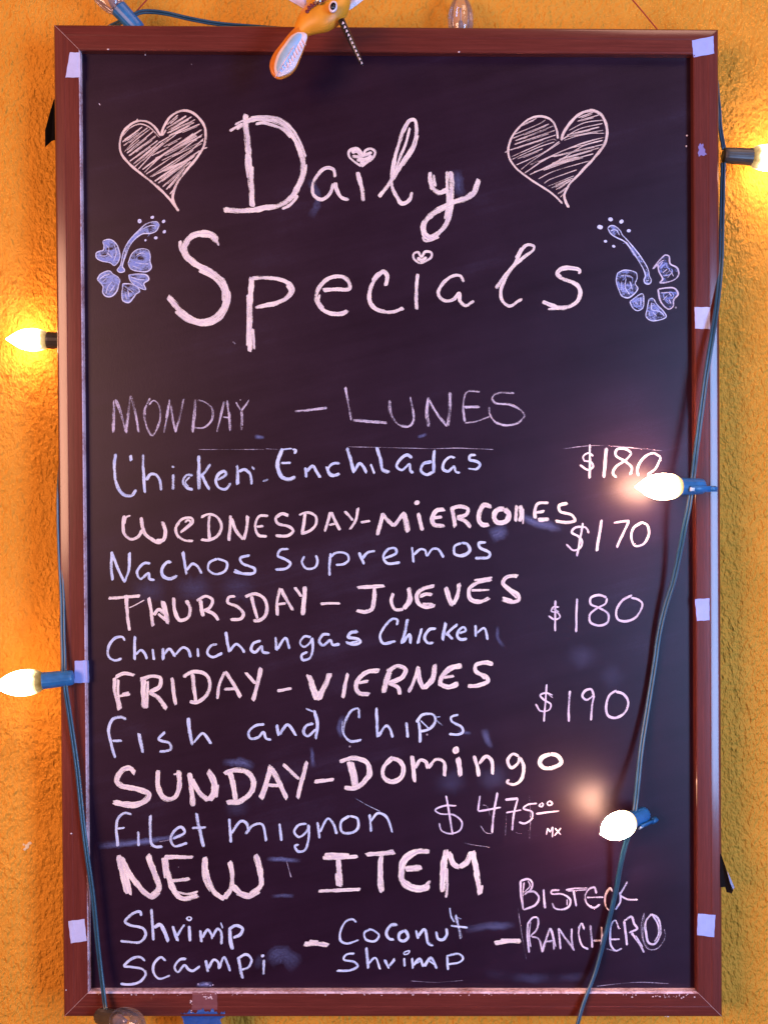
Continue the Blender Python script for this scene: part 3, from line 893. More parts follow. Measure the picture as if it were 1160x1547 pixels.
word('thick pale pink chalk words SUNDAY - Domingo', 'pink', 7, .74,
     (A8, 'w8.5 210,148 180,118 132,132 103,190 130,220 225,240 290,272 270,308 200,330 85,318 ; w4 80,322 200,345 300,300 ; w4 d.66 160,225 250,250 ; w8 345,130 345,230 388,298 440,290 470,222 465,130 ; w4 435,155 465,150 ; w8.5 527,145 540,240 550,340 ; w8.5 540,180 585,260 640,308 ; w10 640,308 672,260 675,215 638,130 ; w4 695,215 685,290 ;'
      'w8.5 762,130 785,220 797,310 ; w8.5 730,150 800,128 868,145 902,200 878,270 820,310 745,320 ; w4 915,190 900,260 ; w8.5 945,298 975,210 1003,102 ; w8.5 1005,115 1050,200 1095,300 ; w5.5 980,216 1050,220'),
     (B8, 'w6 107,95 150,135 200,182 ; w7.5 248,78 220,180 192,295 ; w6 290,196 350,191 405,183 ; w6.5 488,80 508,150 520,235 ; w6 508,80 528,150 538,230 ; w8 437,80 520,60 592,82 608,140 575,203 520,235 465,232 ; w4 615,100 620,160 580,205 ;'
      'w8 745,57 695,110 692,168 740,198 798,170 808,112 780,72 740,57 ; w6 860,45 868,120 875,200 ; w5.5 877,120 910,72 940,82 950,120 ; w6 955,117 1000,67 1045,82 1048,165'),
     (C8, 'w7.5 200,132 208,190 215,243 ; w11 187,90 ; w6 293,122 310,180 322,243 ; w5.5 322,170 365,127 395,150 400,232 ; w5 555,127 520,112 490,150 510,193 550,165 558,127 ; w5 562,132 583,190 570,258 530,290 485,277 500,262 ; w6.5 740,112 692,132 677,165 700,193 760,190 803,160 780,122 740,112'))
word('pale blue chalk words Filet mignon', 'blue', 4.4, .70,
     (A8, '190,388 150,380 112,410 102,470 110,575 ; w3.5 107,472 150,465 ; 228,487 232,573 ; w5 300,392 299,480 307,560 332,578 370,575 ; w4.8 432,530 500,492 480,462 442,482 418,530 440,573 515,555 ; w5.5 568,380 585,470 610,578 ; w4 542,468 625,463 ; 760,412 765,480 770,553 ; 772,500 828,427 860,440 875,490 ; 855,503 900,452 950,445 975,545 ; 1053,440 1065,543'),
     (B8, 'w4 245,442 197,452 172,490 200,520 248,482 255,447 ; 258,450 255,540 230,600 192,603 177,572 200,565 ; 308,432 320,528 ; 322,490 370,412 400,440 420,503 ; 495,397 447,430 452,490 500,498 543,470 540,412 495,397 ; 612,387 622,490 ; 617,430 660,382 710,402 745,495 ; w1.4 d.58 530,295 600,335 675,372'))
word('thin lilac price $475.00 with MX below', 'lilac', 3.2, .70, (C8,
     'w3 190,415 120,415 67,440 92,460 180,470 223,515 210,558 150,578 102,558 90,515 ; w3.4 130,355 147,450 168,585 ; 328,355 317,445 ; 317,448 380,437 450,425 ; w3.4 430,337 410,450 398,575 ; w4 475,380 550,372 ; 550,372 530,440 515,560 ; w2.6 480,455 570,440 ; 660,402 610,407 582,430 630,450 630,488 590,518 555,510 ;'
     'w2.4 685,400 672,415 690,420 697,405 685,398 ; w2.4 735,385 720,400 730,413 750,403 735,385 ; 655,462 720,453 790,445 ; w2.4 715,585 722,545 ; w2.4 722,545 738,570 ; w2.4 738,570 752,540 750,600 ; w2.4 765,545 800,585 ; w2.4 800,545 762,590 ;'
     'w2.2 d.50 330,530 360,570 402,577 ; w2.4 d.48 615,350 622,490 616,620 ; w2.2 d.49 482,440 476,590 ; w3 d.47 530,570 570,580 615,555 ; w3 d.45 340,410 370,420 390,480'), name='chalk_price')
A9, B9 = (150, 1270, Z), (450, 1270, Z)
word('broad pinkish white chalk words NEW ITEM', 'pink', 9, .74,
     (A9, 'w10 115,85 140,200 165,310 ; w6 140,100 165,220 185,318 ; w9.5 130,95 190,210 265,300 310,328 ; w10 310,328 348,270 320,180 285,80 ; w5 d.66 250,300 310,335 355,300 ; w9 385,95 405,200 442,300 490,338 580,322 ; w7 380,95 460,97 550,95 ; w5.5 420,236 530,222 ; w4 d.68 450,298 520,312 578,298 ; w4 370,100 385,220 ;'
      'w8.5 620,95 628,200 672,300 730,342 ; w4 d.66 605,120 610,220 650,300 ; w8 730,342 770,275 778,200 763,120 ; w9 775,255 830,310 890,322 ; w9.5 880,322 945,260 938,170 915,80 ; w4 d.66 800,310 870,335 940,300'),
     (B9, 'w5 155,82 230,80 300,84 ; w6.5 145,100 250,99 350,92 ; w8.5 235,105 243,200 248,270 ; w5 225,190 232,265 ; w6 120,295 240,289 365,283 ; w8.5 397,82 480,76 565,68 ; w8.5 485,90 480,200 490,300 ; w4 475,285 490,303 ; w11 768,62 685,68 628,105 603,170 612,235 655,272 725,280 770,268 ; w5 d.67 740,265 775,235 ; w10 625,163 725,160 ;'
      'w10 868,52 848,170 842,300 ; w5 d.67 865,335 870,250 868,160 ; w10 880,70 903,130 940,158 ; w10 940,158 990,122 1018,62 ; w10 1022,60 1042,180 1062,315 ; w4 1075,260 1070,310'))
A0, B0, C0 = (150, 1360, Z), (440, 1360, Z), (770, 1310, 4.64)
word('pale blue chalk words Shrimp scampi', 'blue', 4.3, .71, (A0,
     '247,92 240,67 200,77 152,125 180,145 260,167 273,200 240,243 125,238 ; w4.6 305,50 312,140 318,235 ; w5.5 320,162 355,142 380,180 405,243 ; w4.6 430,150 445,200 460,240 ; 457,210 480,167 500,142 ; w5 527,150 530,240 ; w3 525,95 512,108 528,118 540,105 525,95 ; w4.8 590,175 598,245 ; w4.2 602,220 635,172 655,200 660,228 ; w4.6 662,215 692,167 710,182 715,258 ; w5.5 762,160 767,230 778,288 ; w5 755,172 800,147 838,167 823,200 782,220 ; w2.5 710,130 722,165 ;'
     '270,355 240,332 192,342 147,385 190,390 258,405 273,430 240,475 182,492 125,488 ; 390,355 362,332 322,370 317,420 350,458 415,440 ; 510,342 472,347 442,390 460,420 500,380 520,402 545,413 590,385 ; w5 622,350 637,420 ; 637,400 670,347 695,362 700,402 ; 702,400 730,332 750,370 765,415 ; w5.5 815,342 825,400 838,458 ; w4.2 805,342 860,317 890,350 870,393 830,405 ; 962,347 960,435 ; w5 955,325'))
word('pale pink chalk dash before Coconut', 'pink', 8, .74, (B0, '75,258 140,253 218,262 ; w4 105,238 160,240'), name='chalk_dash')
word('pale blue chalk words Coconut shrimp', 'blue', 4.1, .70, (B0,
     '380,130 360,112 322,122 288,180 288,235 320,253 395,232 ; 470,167 427,190 437,230 490,238 513,205 480,177 450,167 ; w4.6 620,142 582,147 555,190 572,225 600,230 ; w4.6 660,177 632,195 632,230 660,238 683,215 670,182 657,174 ; 727,175 742,225 ; w4.6 740,210 777,170 800,250 830,265 ; 845,182 857,225 885,230 908,200 905,162 ; w4 d.55 925,40 935,100 955,130 ; w5.5 d.6 960,85 975,150 990,225 ; w3 930,148 980,155 1030,160 ; w3 d.55 950,95 995,110 ;'
     '370,312 322,317 307,345 370,362 388,385 350,408 265,412 ; w4.6 437,275 445,340 448,400 ; 450,372 490,337 520,405 ; 545,347 570,400 ; 570,385 605,342 ; w4.4 660,337 660,388 ; w2.8 655,305 690,295 682,312 660,316 655,305 ; 705,337 710,400 ; 712,380 750,342 770,390 ; w5 775,387 815,337 850,400 ; w2.6 730,370 760,350 ; w2.6 800,350 840,380 ; 910,327 915,408 ; 905,325 980,314 1003,340 980,363 915,375'))
word('pale pink chalk dash before Ranchero', 'pink', 7, .74, ((730, 1310, Z), '65,444 130,434 220,432 ; w4 100,424 215,424'), name='chalk_dash')
word('lilac chalk words Bisteck Ranchero drawn with doubled lines', 'lilac', 3.6, .66, (C0,
     '75,95 75,190 95,300 ; w2.4 100,105 88,200 92,290 ; 75,95 130,85 155,110 150,150 100,195 ; w2 125,95 140,130 95,180 ; 110,177 170,172 203,215 180,263 95,300 ; 235,155 240,225 243,290 ; w2 247,240 250,290 ; 350,160 292,167 292,185 370,190 423,230 410,278 360,298 312,285 297,250 ; w2 400,225 400,270 ; w3 390,160 450,150 545,146 ; w2 400,168 540,158 ; 445,160 455,220 465,275 ; 605,185 590,142 547,160 527,210 540,258 590,285 630,260 ; w3 537,213 655,210 ; 715,170 702,147 672,190 667,260 690,300 730,295 ; 770,175 773,240 740,300 ; w3.8 822,100 795,150 765,195 ; w3.8 765,195 820,225 895,228 ;'
     '125,390 122,480 135,600 ; w2.4 145,380 135,470 145,560 ; 122,400 165,352 195,357 190,430 140,490 ; 150,487 200,502 225,590 ; 225,597 255,500 280,425 ; 285,427 302,500 308,580 ; w2.4 295,440 320,560 ; 240,525 300,515 ; 355,575 347,500 340,427 ; 340,427 390,500 450,585 ; 445,585 432,500 432,430 ; w2.2 d.56 425,480 435,560 ; 520,440 502,395 482,440 487,500 510,555 550,575 ; w2.2 500,390 475,430 ; 562,405 570,480 578,565 ; 640,415 645,500 640,560 ; 580,515 640,515 ; 765,435 735,372 710,402 702,480 707,550 740,585 785,570 ; 700,508 770,505 ; w2.2 d.56 670,570 740,590 ; w4 800,375 810,460 820,550 ; 795,380 850,347 870,400 890,430 832,460 ; w4.2 850,460 900,530 940,600 ; w2.2 880,480 930,560 ; w4.2 990,327 952,380 952,460 972,530 1010,540 1050,480 1053,410 1030,352 985,332 ; w2.6 1000,340 1035,400 1040,470 1010,525 ; w2.4 d.53 940,320 920,400 925,500 970,575 1030,570 1085,500 1080,430 ; w2.4 d.51 945,330 930,420 940,530 1000,590 ; w2.4 d.48 60,320 80,440 100,560'))

# hearts
H1, H2 = (170, 150, 7.25), (750, 150, 6.444)
c = Chalk()
for data, w, d in (('540,400 560,310 620,210 700,145 800,122 900,162 990,262 1022,370 1008,500 940,620 820,770 720,900 672,1010 660,1080 682,1150 725,1225', 4.0, .66),
                   ('530,400 470,310 390,247 310,237 220,262 132,342 92,430 82,520 107,610 180,700 320,820 470,940 590,1050 680,1160 725,1225', 3.8, .66),
                   ('105,410 200,310 300,272 400,302 520,420 ; 1000,540 1040,525 ; 550,400 590,330 ; 275,222', 2.4, .6)):
    for pts, _, _d in parse(data, H1):
        c.stroke(pts, w, d)
for pts, _, _d in parse('110,470 330,300 ; 120,510 390,310 ; 130,580 230,470 420,320 ; 160,590 450,350 ; 180,620 480,400 ; 190,680 500,450 ; 230,710 510,480 ; 240,745 560,470 ; 280,770 480,560 700,380 ; '
                        '600,280 720,170 ; 590,320 810,180 ; 610,340 870,190 ; 600,370 910,220 ; 620,400 900,250 ; 690,380 960,270 ; 330,770 560,600 980,330 ; 370,820 700,600 990,380 ; 350,800 520,640 890,370 ; 430,850 760,650 1000,430 ; '
                        '500,480 640,400 ; 470,650 980,400 ; 540,670 1000,450 ; 410,850 980,480 ; 460,900 960,560 ; 500,920 900,620 ; 550,960 860,680 ; 590,990 800,750 ; 630,1040 700,960 ; 480,820 880,640 ; 640,560 930,400 ; 720,500 920,390 ; 160,560 300,440 ; '
                        '520,880 820,690 ; 130,450 300,330 ; 560,520 760,420 ; 430,620 620,520', H1):
    c.stroke(pts, rnd.uniform(1.6, 2.6), rnd.uniform(.57, .66))
    dx, dy = rnd.uniform(-.5, 1.5), rnd.uniform(1.2, 2.6)
    f0, f1 = rnd.uniform(.08, .3), rnd.uniform(.7, .92)
    a, b = Vector(pts[0]), Vector(pts[-1])
    if len(pts) == 2:
        c.stroke([tuple(a.lerp(b, f0) + Vector((dx, dy))), tuple(a.lerp(b, f1) + Vector((dx, dy)))], rnd.uniform(1.1, 1.8), rnd.uniform(.54, .61))
c.done('chalk_heart', M['rose'], board, 'hatched pale pink chalk heart left of the word Daily')
c = Chalk()
for data, w, d in (('595,385 580,290 540,212 470,172 390,167 300,202 202,290 142,380 112,490 127,580 190,670 300,760 420,840 530,910 640,1015', 3.2, .69),
                   ('625,400 660,310 750,190 850,122 940,110 1020,152 1060,232 1072,340 1045,440 940,580 800,730 700,840 657,930 672,1000 700,1055', 4.2, .68),
                   ('1075,300 1060,420 960,560 820,710 ; 80,520 105,500 ; 440,850 500,890', 2.4, .62)):
    for pts, _, _d in parse(data, H2):
        c.stroke(pts, w, d)
for pts, _, _d in parse('210,270 390,185 ; 165,345 430,230 480,195 ; 155,380 510,240 ; 180,405 550,260 ; 170,440 570,300 ; 125,495 580,345 ; 140,560 560,390 580,405 ; 150,585 400,470 560,415 ; 190,640 450,520 610,410 ; 235,685 330,610 620,420 ; 270,720 480,580 800,440 1040,370 ; '
                        '320,735 600,600 850,450 1030,400 ; 640,390 800,290 1030,235 ; 660,370 1040,300 ; 700,305 850,230 1050,200 ; 780,215 1000,150 ; 790,180 940,125 ; 650,400 850,340 1050,330 ; 400,610 700,480 880,440 ; 520,560 1030,440 ; 500,650 940,530 ; 360,710 800,560 ; 405,775 560,700 900,600 ; '
                        '460,820 500,790 780,685 ; 490,850 750,745 ; 530,865 740,765 ; 575,880 720,790 ; 590,925 690,850 ; 615,955 660,910 ; 520,640 800,560 ; 540,620 780,560 ; 600,590 1000,470 ; 200,580 450,480 ; 680,350 1000,270', H2):
    c.stroke(pts, rnd.uniform(1.4, 2.2), rnd.uniform(.57, .66))
    a, b = Vector(pts[0]), Vector(pts[-1])
    if len(pts) == 2:
        o = Vector((rnd.uniform(-.5, 1), rnd.uniform(1.0, 2.2)))
        c.stroke([tuple(a.lerp(b, rnd.uniform(.05, .3)) + o), tuple(a.lerp(b, rnd.uniform(.7, .95)) + o)], rnd.uniform(1.0, 1.6), rnd.uniform(.54, .61))
for data in ('520,650 600,610 760,590 ; 540,630 700,590 830,570 ; 390,700 480,660 ; 320,640 420,590',):
    for pts, _, _d in parse(data, H2):
        c.stroke(pts, 5.5, .47)
c.done('chalk_heart', M['rose'], board, 'hatched pale pink chalk heart right of the word Daily')

# flowers: coloured in, with a paler outline
def flower(crop, shapes, dots, label, fill=0.565):
    x0, y0, sc = crop
    root = None
    allpts = []
    for kind, data, inner in shapes:
        pts = parse(data, crop)[0][0]
        c = Chalk(0.00012)
        c.fill(pts, fill if kind != 'open' else 0.45)
        xs, ys = [p[0] for p in pts], [p[1] for p in pts]
        mx, my = sum(xs) / len(xs), sum(ys) / len(ys)
        # scribbled colouring inside
        for _ in range(5 if kind != 'stem' else 2):
            q = []
            t = rnd.uniform(.25, .6)
            k0 = rnd.randrange(len(pts))
            for k in range(rnd.randint(3, 5)):
                p = pts[(k0 + k) % len(pts)]
                q.append((mx + (p[0] - mx) * t, my + (p[1] - my) * t))
            c.stroke(q, rnd.uniform(1.2, 2.2), .60)
        name = 'stamen' if kind == 'stem' else 'petal'
        if root is None:
            root = c.done('chalk_flower', M['flower'], board, label)
        else:
            c.done(name, M['flower'], root)
        o = Chalk(0.00030)
        o.stroke(pts + pts[:1], 1.9 if kind != 'open' else 2.4, .64)
        for q, w, d in parse(inner, crop):
            o.stroke(q, 1.5, .61)
        o.done('chalk_outline', M['rose_blue'] if kind != 'open' else M['lilac'], root)
    o = Chalk(0.00012)
    for x, y, w, h in dots:
        px, py = x0 + x / sc, y0 + y / sc
        o.stroke([(px, py)], (w * h) ** .5 / sc * .78, .70)
    o.done('pollen_dots', M['rose_blue'], root)
M['rose_blue'] = mat_chalk('light_periwinkle_chalk', (0.46, 0.50, 0.78), (0.74, 0.76, 0.94))
flower((140, 320, 9.667), [
    ('stem', '980,200 950,150 880,145 780,180 680,270 580,370 500,480 450,600 410,780 362,850 400,885 468,868 468,842 440,800 468,690 512,570 562,470 640,380 740,320 850,315 930,280', '640,330 720,260 860,200 930,210 ; 500,540 460,680 430,800'),
    ('petal', '150,430 210,405 280,410 350,470 390,560 405,650 370,740 320,785 260,745 140,720 60,670 60,600 110,575 160,560 170,500', '190,470 240,540 200,640 110,640 ; 320,480 350,600 310,720 ; 220,600 300,680'),
    ('petal', '520,750 580,610 650,555 760,540 820,565 845,650 840,720 860,820 800,870 680,870 560,830', '620,740 740,760 820,760 ; 640,640 720,600 790,620 ; 580,790 700,830'),
    ('petal', '530,920 700,910 800,930 825,990 770,1030 750,1050 780,1135 650,1090 550,1000', '560,950 680,990 760,990 ; 580,1000 680,1040 740,1100'),
    ('petal', '440,1050 560,1055 660,1100 690,1160 640,1200 600,1250 530,1325 450,1300 430,1200 440,1120', '470,1090 560,1150 600,1180 ; 480,1180 500,1280 ; 520,1150 540,1250'),
    ('petal', '70,990 120,910 250,865 300,910 370,950 405,1000 390,1060 350,1170 270,1240 190,1230 150,1170 155,1090', '100,990 180,930 260,910 ; 140,1030 220,960 ; 200,1200 230,1090 300,1010 ; 250,1180 320,1080'),
], [(690, 135, 95, 60), (875, 80, 65, 55), (1040, 140, 65, 55), (1050, 290, 62, 58), (925, 380, 60, 58), (775, 415, 50, 32)],
    'blue chalk hibiscus flower left of the word Specials')
flower((890, 310, 7.25), [
    ('stem', '200,252 225,228 265,224 310,252 340,285 360,325 430,400 512,500 585,600 640,700 658,780 676,820 665,855 635,864 604,848 598,812 612,780 590,700 530,600 466,500 388,402 300,356 235,315', '230,280 290,270 330,330 ; 400,400 500,540 600,720 ; 615,830 650,820'),
    ('petal', '310,740 390,710 510,740 520,800 500,860 530,910 490,970 420,1015 350,990 330,950 295,850 295,790', '340,770 430,770 480,800 ; 400,800 390,900 440,980 ; 440,830 470,930 ; 350,830 350,940'),
    ('petal', '440,1055 580,970 595,1050 580,1130 520,1155 470,1120', '500,1060 540,1100 ; 560,1010 560,1100'),
    ('petal', '650,1030 690,1020 740,1090 800,1150 840,1220 790,1250 680,1265 620,1220 630,1140', '680,1060 680,1140 780,1170 820,1220 ; 650,1160 660,1220 ; 690,1170 740,1220'),
    ('open', '750,920 850,905 930,910 970,970 920,1040 915,1110 870,1140 810,1100 765,1020', '780,960 870,960 900,1000 ; 800,1040 850,990 ; 870,1030 890,1080'),
    ('open', '690,700 760,610 830,545 870,560 880,640 960,690 975,760 920,820 770,850 800,810 760,730 740,650', '700,700 780,620 820,600 ; 760,680 800,620 ; 820,780 880,720 920,780 ; 800,740 850,700 ; 850,800 900,740'),
], [(115, 240, 75, 62), (230, 155, 85, 40), (350, 180, 62, 50), (430, 280, 62, 38), (175, 395, 50, 36), (265, 450, 60, 28)],
    'lilac blue chalk hibiscus flower right of the word Specials', fill=0.515)

# wiped smudges of chalk dust
sm = Chalk(0.00005)
for pts, w, d in parse('w16 d1.1 782,776 800,786 850,800 ; w26 d.9 740,812 752,806 768,800 ; w9 d1.2 148,1280 190,1275 240,1268 280,1261 ; w14 d.5 148,1278 190,1274 240,1270 ; w8 d1.2 402,1298 425,1298 455,1301 ; w7 d.9 410,1354 425,1353 445,1353 ; w40 d.16 160,900 260,890 420,888 ;'
                       'w30 d.7 405,1455 425,1440 450,1462 ; w22 d.26 385,1450 398,1455 ; w14 d.7 700,1405 730,1400 780,1398 ;   '
                       'w12 d.8 730,1100 737,1120 745,1130 ; w6 d1.0 690,1105 712,1108 ; w10 d.8 520,1080 512,1100 518,1115 ; w40 d.14 640,1190 690,1180 790,1172 ; w40 d.15 850,985 900,1000 940,1040 ; w7 d.9 752,945 752,965 762,978 ; '
                       'w16 d.8 335,1152 365,1152 385,1160 ; w30 d.16 340,1225 370,1215 400,1205 ; w14 d.6 468,270 480,300 470,330 ; w22 d.5 690,255 692,280 700,300 ; w8 d.8 470,1128 472,1140 473,1160 ; w8 d1.5 296,1488 312,1487 322,1489 ; w20 d.2 730,1470 800,1478 900,1475 ;'
                       '     w4 d.4 390,660 ; w7 d1.3 384,660 394,660 400,661 ; w6 d1.0 630,660 640,658 645,655 ;  ',
                       (0, 0, 1)):
    if len(pts) > 1:
        sm.stroke(pts, w, d * 0.32, soft=True)
tag(sm.done('chalk_smudge', M['dust'], board, 'faint bluish smudges of wiped chalk'), kind='stuff')
ln = Chalk(0.00008)
for pts, w, d in parse('w1.3 d.56 653,678 690,677 745,679 ; w1 d.53 525,675 580,676 655,678 ; w1.6 d.5 400,678 425,679 ; w1.4 d.48 300,679 400,679 ; w1.2 d.5 700,1273 712,1276 740,1280 ; w1.5 d.5 240,1272 260,1268 280,1263 ; w1.2 d.52 900,1490 960,1484 1010,1486 ; w1 d.5 620,1482 660,1484 700,1481 ; w1 d.5 782,1370 786,1400 795,1450 ;'
                       'w3 d.55 300,1487 ; w4 d.6 309,1486 316,1487 ; w2 d.6 322,1488 ; w2 d.6 318,1489 ; w1.4 d.52 850,678 900,673 1000,681 ; w2 d.5 433,1300 440,1326 ; w1.6 d.5 231,1485 ; w2.4 d.55 351,516 356,520 ; w1.6 d.6 150,156 152,159 ; w1.6 d.6 289,96 290,98 ; w1.4 d.5 270,1310', (0, 0, 1)):
    ln.stroke(pts, w, d)
tag(ln.done('chalk_scratches', M['lilac'], board), kind='stuff')

# ------------------------------------------------------------------ pieces of tape stuck on the frame
def on_frame(px, py, lift):
    p = P(px, py, -0.004)
    for _ in range(2):
        h = frame_h(p)
        p = P(px, py, PANEL_Y - h - lift)
    return p

def tape(name, quad, mat, label, cat='tape', lift=0.00025, n=8, wob=0.4):
    """quad TL TR BR BL in photo pixels; follows the frame's profile"""
    bm = bmesh.new()
    rows = []
    ph = rnd.uniform(0, 6)
    for j in range(n + 1):
        row = []
        for i in range(n + 1):
            a = Vector(quad[0]).lerp(Vector(quad[1]), i / n)
            b = Vector(quad[3]).lerp(Vector(quad[2]), i / n)
            q = a.lerp(b, j / n)
            if j in (0, n):
                q.y += wob * math.sin(i * 1.3 + ph) * .6
            if i in (0, n):
                q.x += wob * math.sin(j * 1.7 + ph) * .6
            row.append(q)
        rows.append(row)
    top = [[bm.verts.new(on_frame(q.x, q.y, lift)) for q in r] for r in rows]
    bot = [[bm.verts.new(on_frame(q.x, q.y, lift - 0.0002)) for q in r] for r in rows]
    for j in range(n):
        for i in range(n):
            bm.faces.new((top[j][i], top[j][i + 1], top[j + 1][i + 1], top[j + 1][i]))
            bm.faces.new((bot[j][i], bot[j + 1][i], bot[j + 1][i + 1], bot[j][i + 1]))
    for k in range(n):
        bm.faces.new((top[0][k], bot[0][k], bot[0][k + 1], top[0][k + 1]))
        bm.faces.new((top[n][k + 1], bot[n][k + 1], bot[n][k], top[n][k]))
        bm.faces.new((top[k + 1][0], bot[k + 1][0], bot[k][0], top[k][0]))
        bm.faces.new((top[k][n], bot[k][n], bot[k + 1][n], top[k + 1][n]))
    bmesh.ops.recalc_face_normals(bm, faces=bm.faces)
    o = link(name, bm, mat, None, smooth=False)
    return tag(o, label, cat, 'pieces of tape stuck on the frame' if cat == 'tape' else None)

TP = [([(106, 79), (121.5, 79.5), (122, 117), (99.5, 117)], 'tape_pale', 'pale lilac tape piece with a slanted side in the top left corner of the frame'),
      ([(1044.5, 61), (1077, 54.5), (1078, 81), (1047, 86.5)], 'tape', 'periwinkle tape piece across the top right corner of the frame'),
      ([(1048.5, 464), (1072, 464), (1072, 497), (1049.5, 496.5)], 'tape_pale', 'pale lilac tape piece on the right rail beside the upper black cord'),
      ([(1049, 905), (1071, 904), (1071, 937), (1052, 938)], 'tape', 'lilac tape piece halfway down the right rail beside the second price $180'),
      ([(1053.5, 1380), (1080, 1382.5), (1078, 1416), (1052, 1412.5)], 'tape', 'lilac tape piece on the right rail beside the word Ranchero'),
      ([(113.5, 998.5), (134.5, 997.5), (135.5, 1031), (113, 1032)], 'tape', 'lilac tape piece touching the blue socket on the left rail'),
      ([(103.5, 1391.5), (128, 1388.5), (131.5, 1421.5), (107.5, 1425)], 'tape_pale', 'pale lilac tape piece low on the left rail beside the word Shrimp')]
for quad, mt, lab in TP:
    tape('tape_piece', quad, M[mt], lab)
tape('tape_scrap', [(1055, 217), (1061, 218), (1066.5, 234), (1054, 236)], mat_tape('violet_paper_scrap', (0.22, 0.17, 0.42)),
     'small torn violet tape scrap on the right rail left of the dark socket', wob=1.6)
tape('tape_residue', [(291, 1499.5), (328, 1499), (329, 1525), (290, 1526)], M['residue'],
     'pinkish rectangle of tape residue on the bottom rail above the blue tape', 'tape residue', lift=0.00022, wob=0.6)
# blue masking tape: wraps the lower edge of the frame and hangs below it
bm = bmesh.new()
pr = mat_tape('worn_blue_tape', (0.10, 0.19, 0.50))
nx, ny = 26, 14
rows = []
for j in range(ny + 1):
    row = []
    for i in range(nx + 1):
        x = 274 + 66 * i / nx
        if j == 0:
            y = 1529.5 + 2.4 * math.sin(i * .9) + 2.2 * math.sin(i * 2.3) - (3 if 8 < i < 20 else 0)
        else:
            y = 1531.5 + (j - 1) * 4.2
            if j > 2:
                x += 4 * (1 - i / nx) - 6 * (i / nx) + 1.2 * math.sin(j * 1.4 + i)
        if j <= 1:
            p = on_frame(x, y, .00032)
        else:
            p = P(x, y, -0.0008 + 0.0016 * (j - 2) / ny + .0003 * math.sin(i * .8 + j))
        row.append(bm.verts.new(p))
    rows.append(row)
for a, b in zip(rows, rows[1:]):
    for i in range(nx):
        bm.faces.new((a[i], a[i + 1], b[i + 1], b[i]))
r = bmesh.ops.solidify(bm, geom=bm.faces[:], thickness=0.00018)
bmesh.ops.recalc_face_normals(bm, faces=bm.faces)
tag(link('masking_tape', bm, M['blue_tape'], None, smooth=True), 'torn blue masking tape hanging below the bottom rail of the frame', 'tape')

# ------------------------------------------------------------------ black straps behind the frame
def strap(px, y, label, mats):
    bm = bmesh.new()
    prism(bm, [P(a, b, y + dy) for (a, b, dy) in px], 0.0009, 0.0002)
    o = link('tape_strap', bm, mats, None, smooth=False)
    return tag(o, label, 'strap')
strap([(90, 150, 0), (82, 149, 0), (75, 172, -.002), (68.5, 197, -.004), (68.5, 222, -.005), (78, 213, -.001), (90, 209, 0)], 0.016,
      'black tape strap sticking out behind the left rail near the top', M['black'])
r = strap([(1086.5, 1289, 0), (1089, 1291, 0), (1096.5, 1313, -.002), (1101, 1330, -.004), (1107, 1345, -.004), (1105, 1350, -.003), (1097, 1348, 0), (1095, 1340, 0), (1085, 1341, 0)], -0.0036,
          'black tape strap with a curled edge in pale highlight colour at the lower right edge of the frame', M['black'])
bm = bmesh.new()
prism(bm, [P(a, b, -0.0082) for a, b in ((1098, 1316), (1103, 1327), (1109, 1341), (1106.5, 1344), (1102, 1333))], 0.0005, 0.0001)
link('curled_edge', bm, mat_plain('highlit_tape_back', (0.22, 0.28, 0.45), 0.2), r, smooth=False)  # black tape, its bluish highlight put into the base colour

# ------------------------------------------------------------------ red hanging thread over the board
for pts, lab in (([(186, 44, .010), (205, 19, .014), (222, 0, .017), (300, -85, .03)], 'thin dark red thread rising behind the bright blue socket at the top left'),
                 ([(996, 49, .010), (972, 20, .013), (955, 0, .015), (880, -85, .03)], 'thin dark red thread rising from the top right of the frame')):
    bm = bmesh.new()
    tube(bm, [P(*q) for q in pts], 0.0006, 8)
    tag(link('hanging_thread', bm, M['red_thread'], None), lab, 'thread', 'red threads the board hangs from')

# ------------------------------------------------------------------ string of lights
lights = empty('string_lights', P(160, 1530, -0.01), 'string of cone bulbs in blue sockets draped around the chalkboard on dark twin cord', 'string lights')

def cord(pts, r=0.00125):
    """twin wire: two strands side by side that slowly twist"""
    c = catmull([P(*p) for p in pts], 0.004)
    for sgn in (-1, 1):
        bm = CORD
        q = []
        for i, p in enumerate(c):
            d = (c[min(i + 1, len(c) - 1)] - c[max(i - 1, 0)]).normalized()
            side = d.cross(Vector((0, 1, 0))).normalized()
            oth = d.cross(side).normalized()
            a = 0.35 * math.sin(i * 0.045 + pts[0][1] * .01) + 0.5 * math.sin(i * 0.021 + 1.0)
            q.append(p + (side * math.cos(a) + oth * math.sin(a)) * (r * 0.98 * sgn))
        tube(bm, q, r, 8, 0.006)
CORD = bmesh.new()
cord([(97, 1020, -.014), (97, 1005, -.011), (95.5, 955, -.007), (94.5, 900, -.004), (92, 850, -.0025), (90, 795, -.002), (90, 745, .0), (93, 700, .006), (100, 620, .018), (101, 530, .018)])
cord([(101, 500, .018), (103, 400, .018), (104, 200, .018), (120, 70, .018), (165, 42, .018), (190, 30, .006)])
cord([(201, 24, .004), (212, 18.5, .004), (228, 17.5, .006), (250, 20, .008), (290, 29, .010), (330, 36, .012), (390, 41, .014), (450, 46, .016), (560, 60, .018), (690, 62, .018), (800, 62, .018), (1000, 60, .018), (1070, 90, .016), (1085, 160, .014), (1087, 190, .012), (1093, 226, .010)], 0.0011)
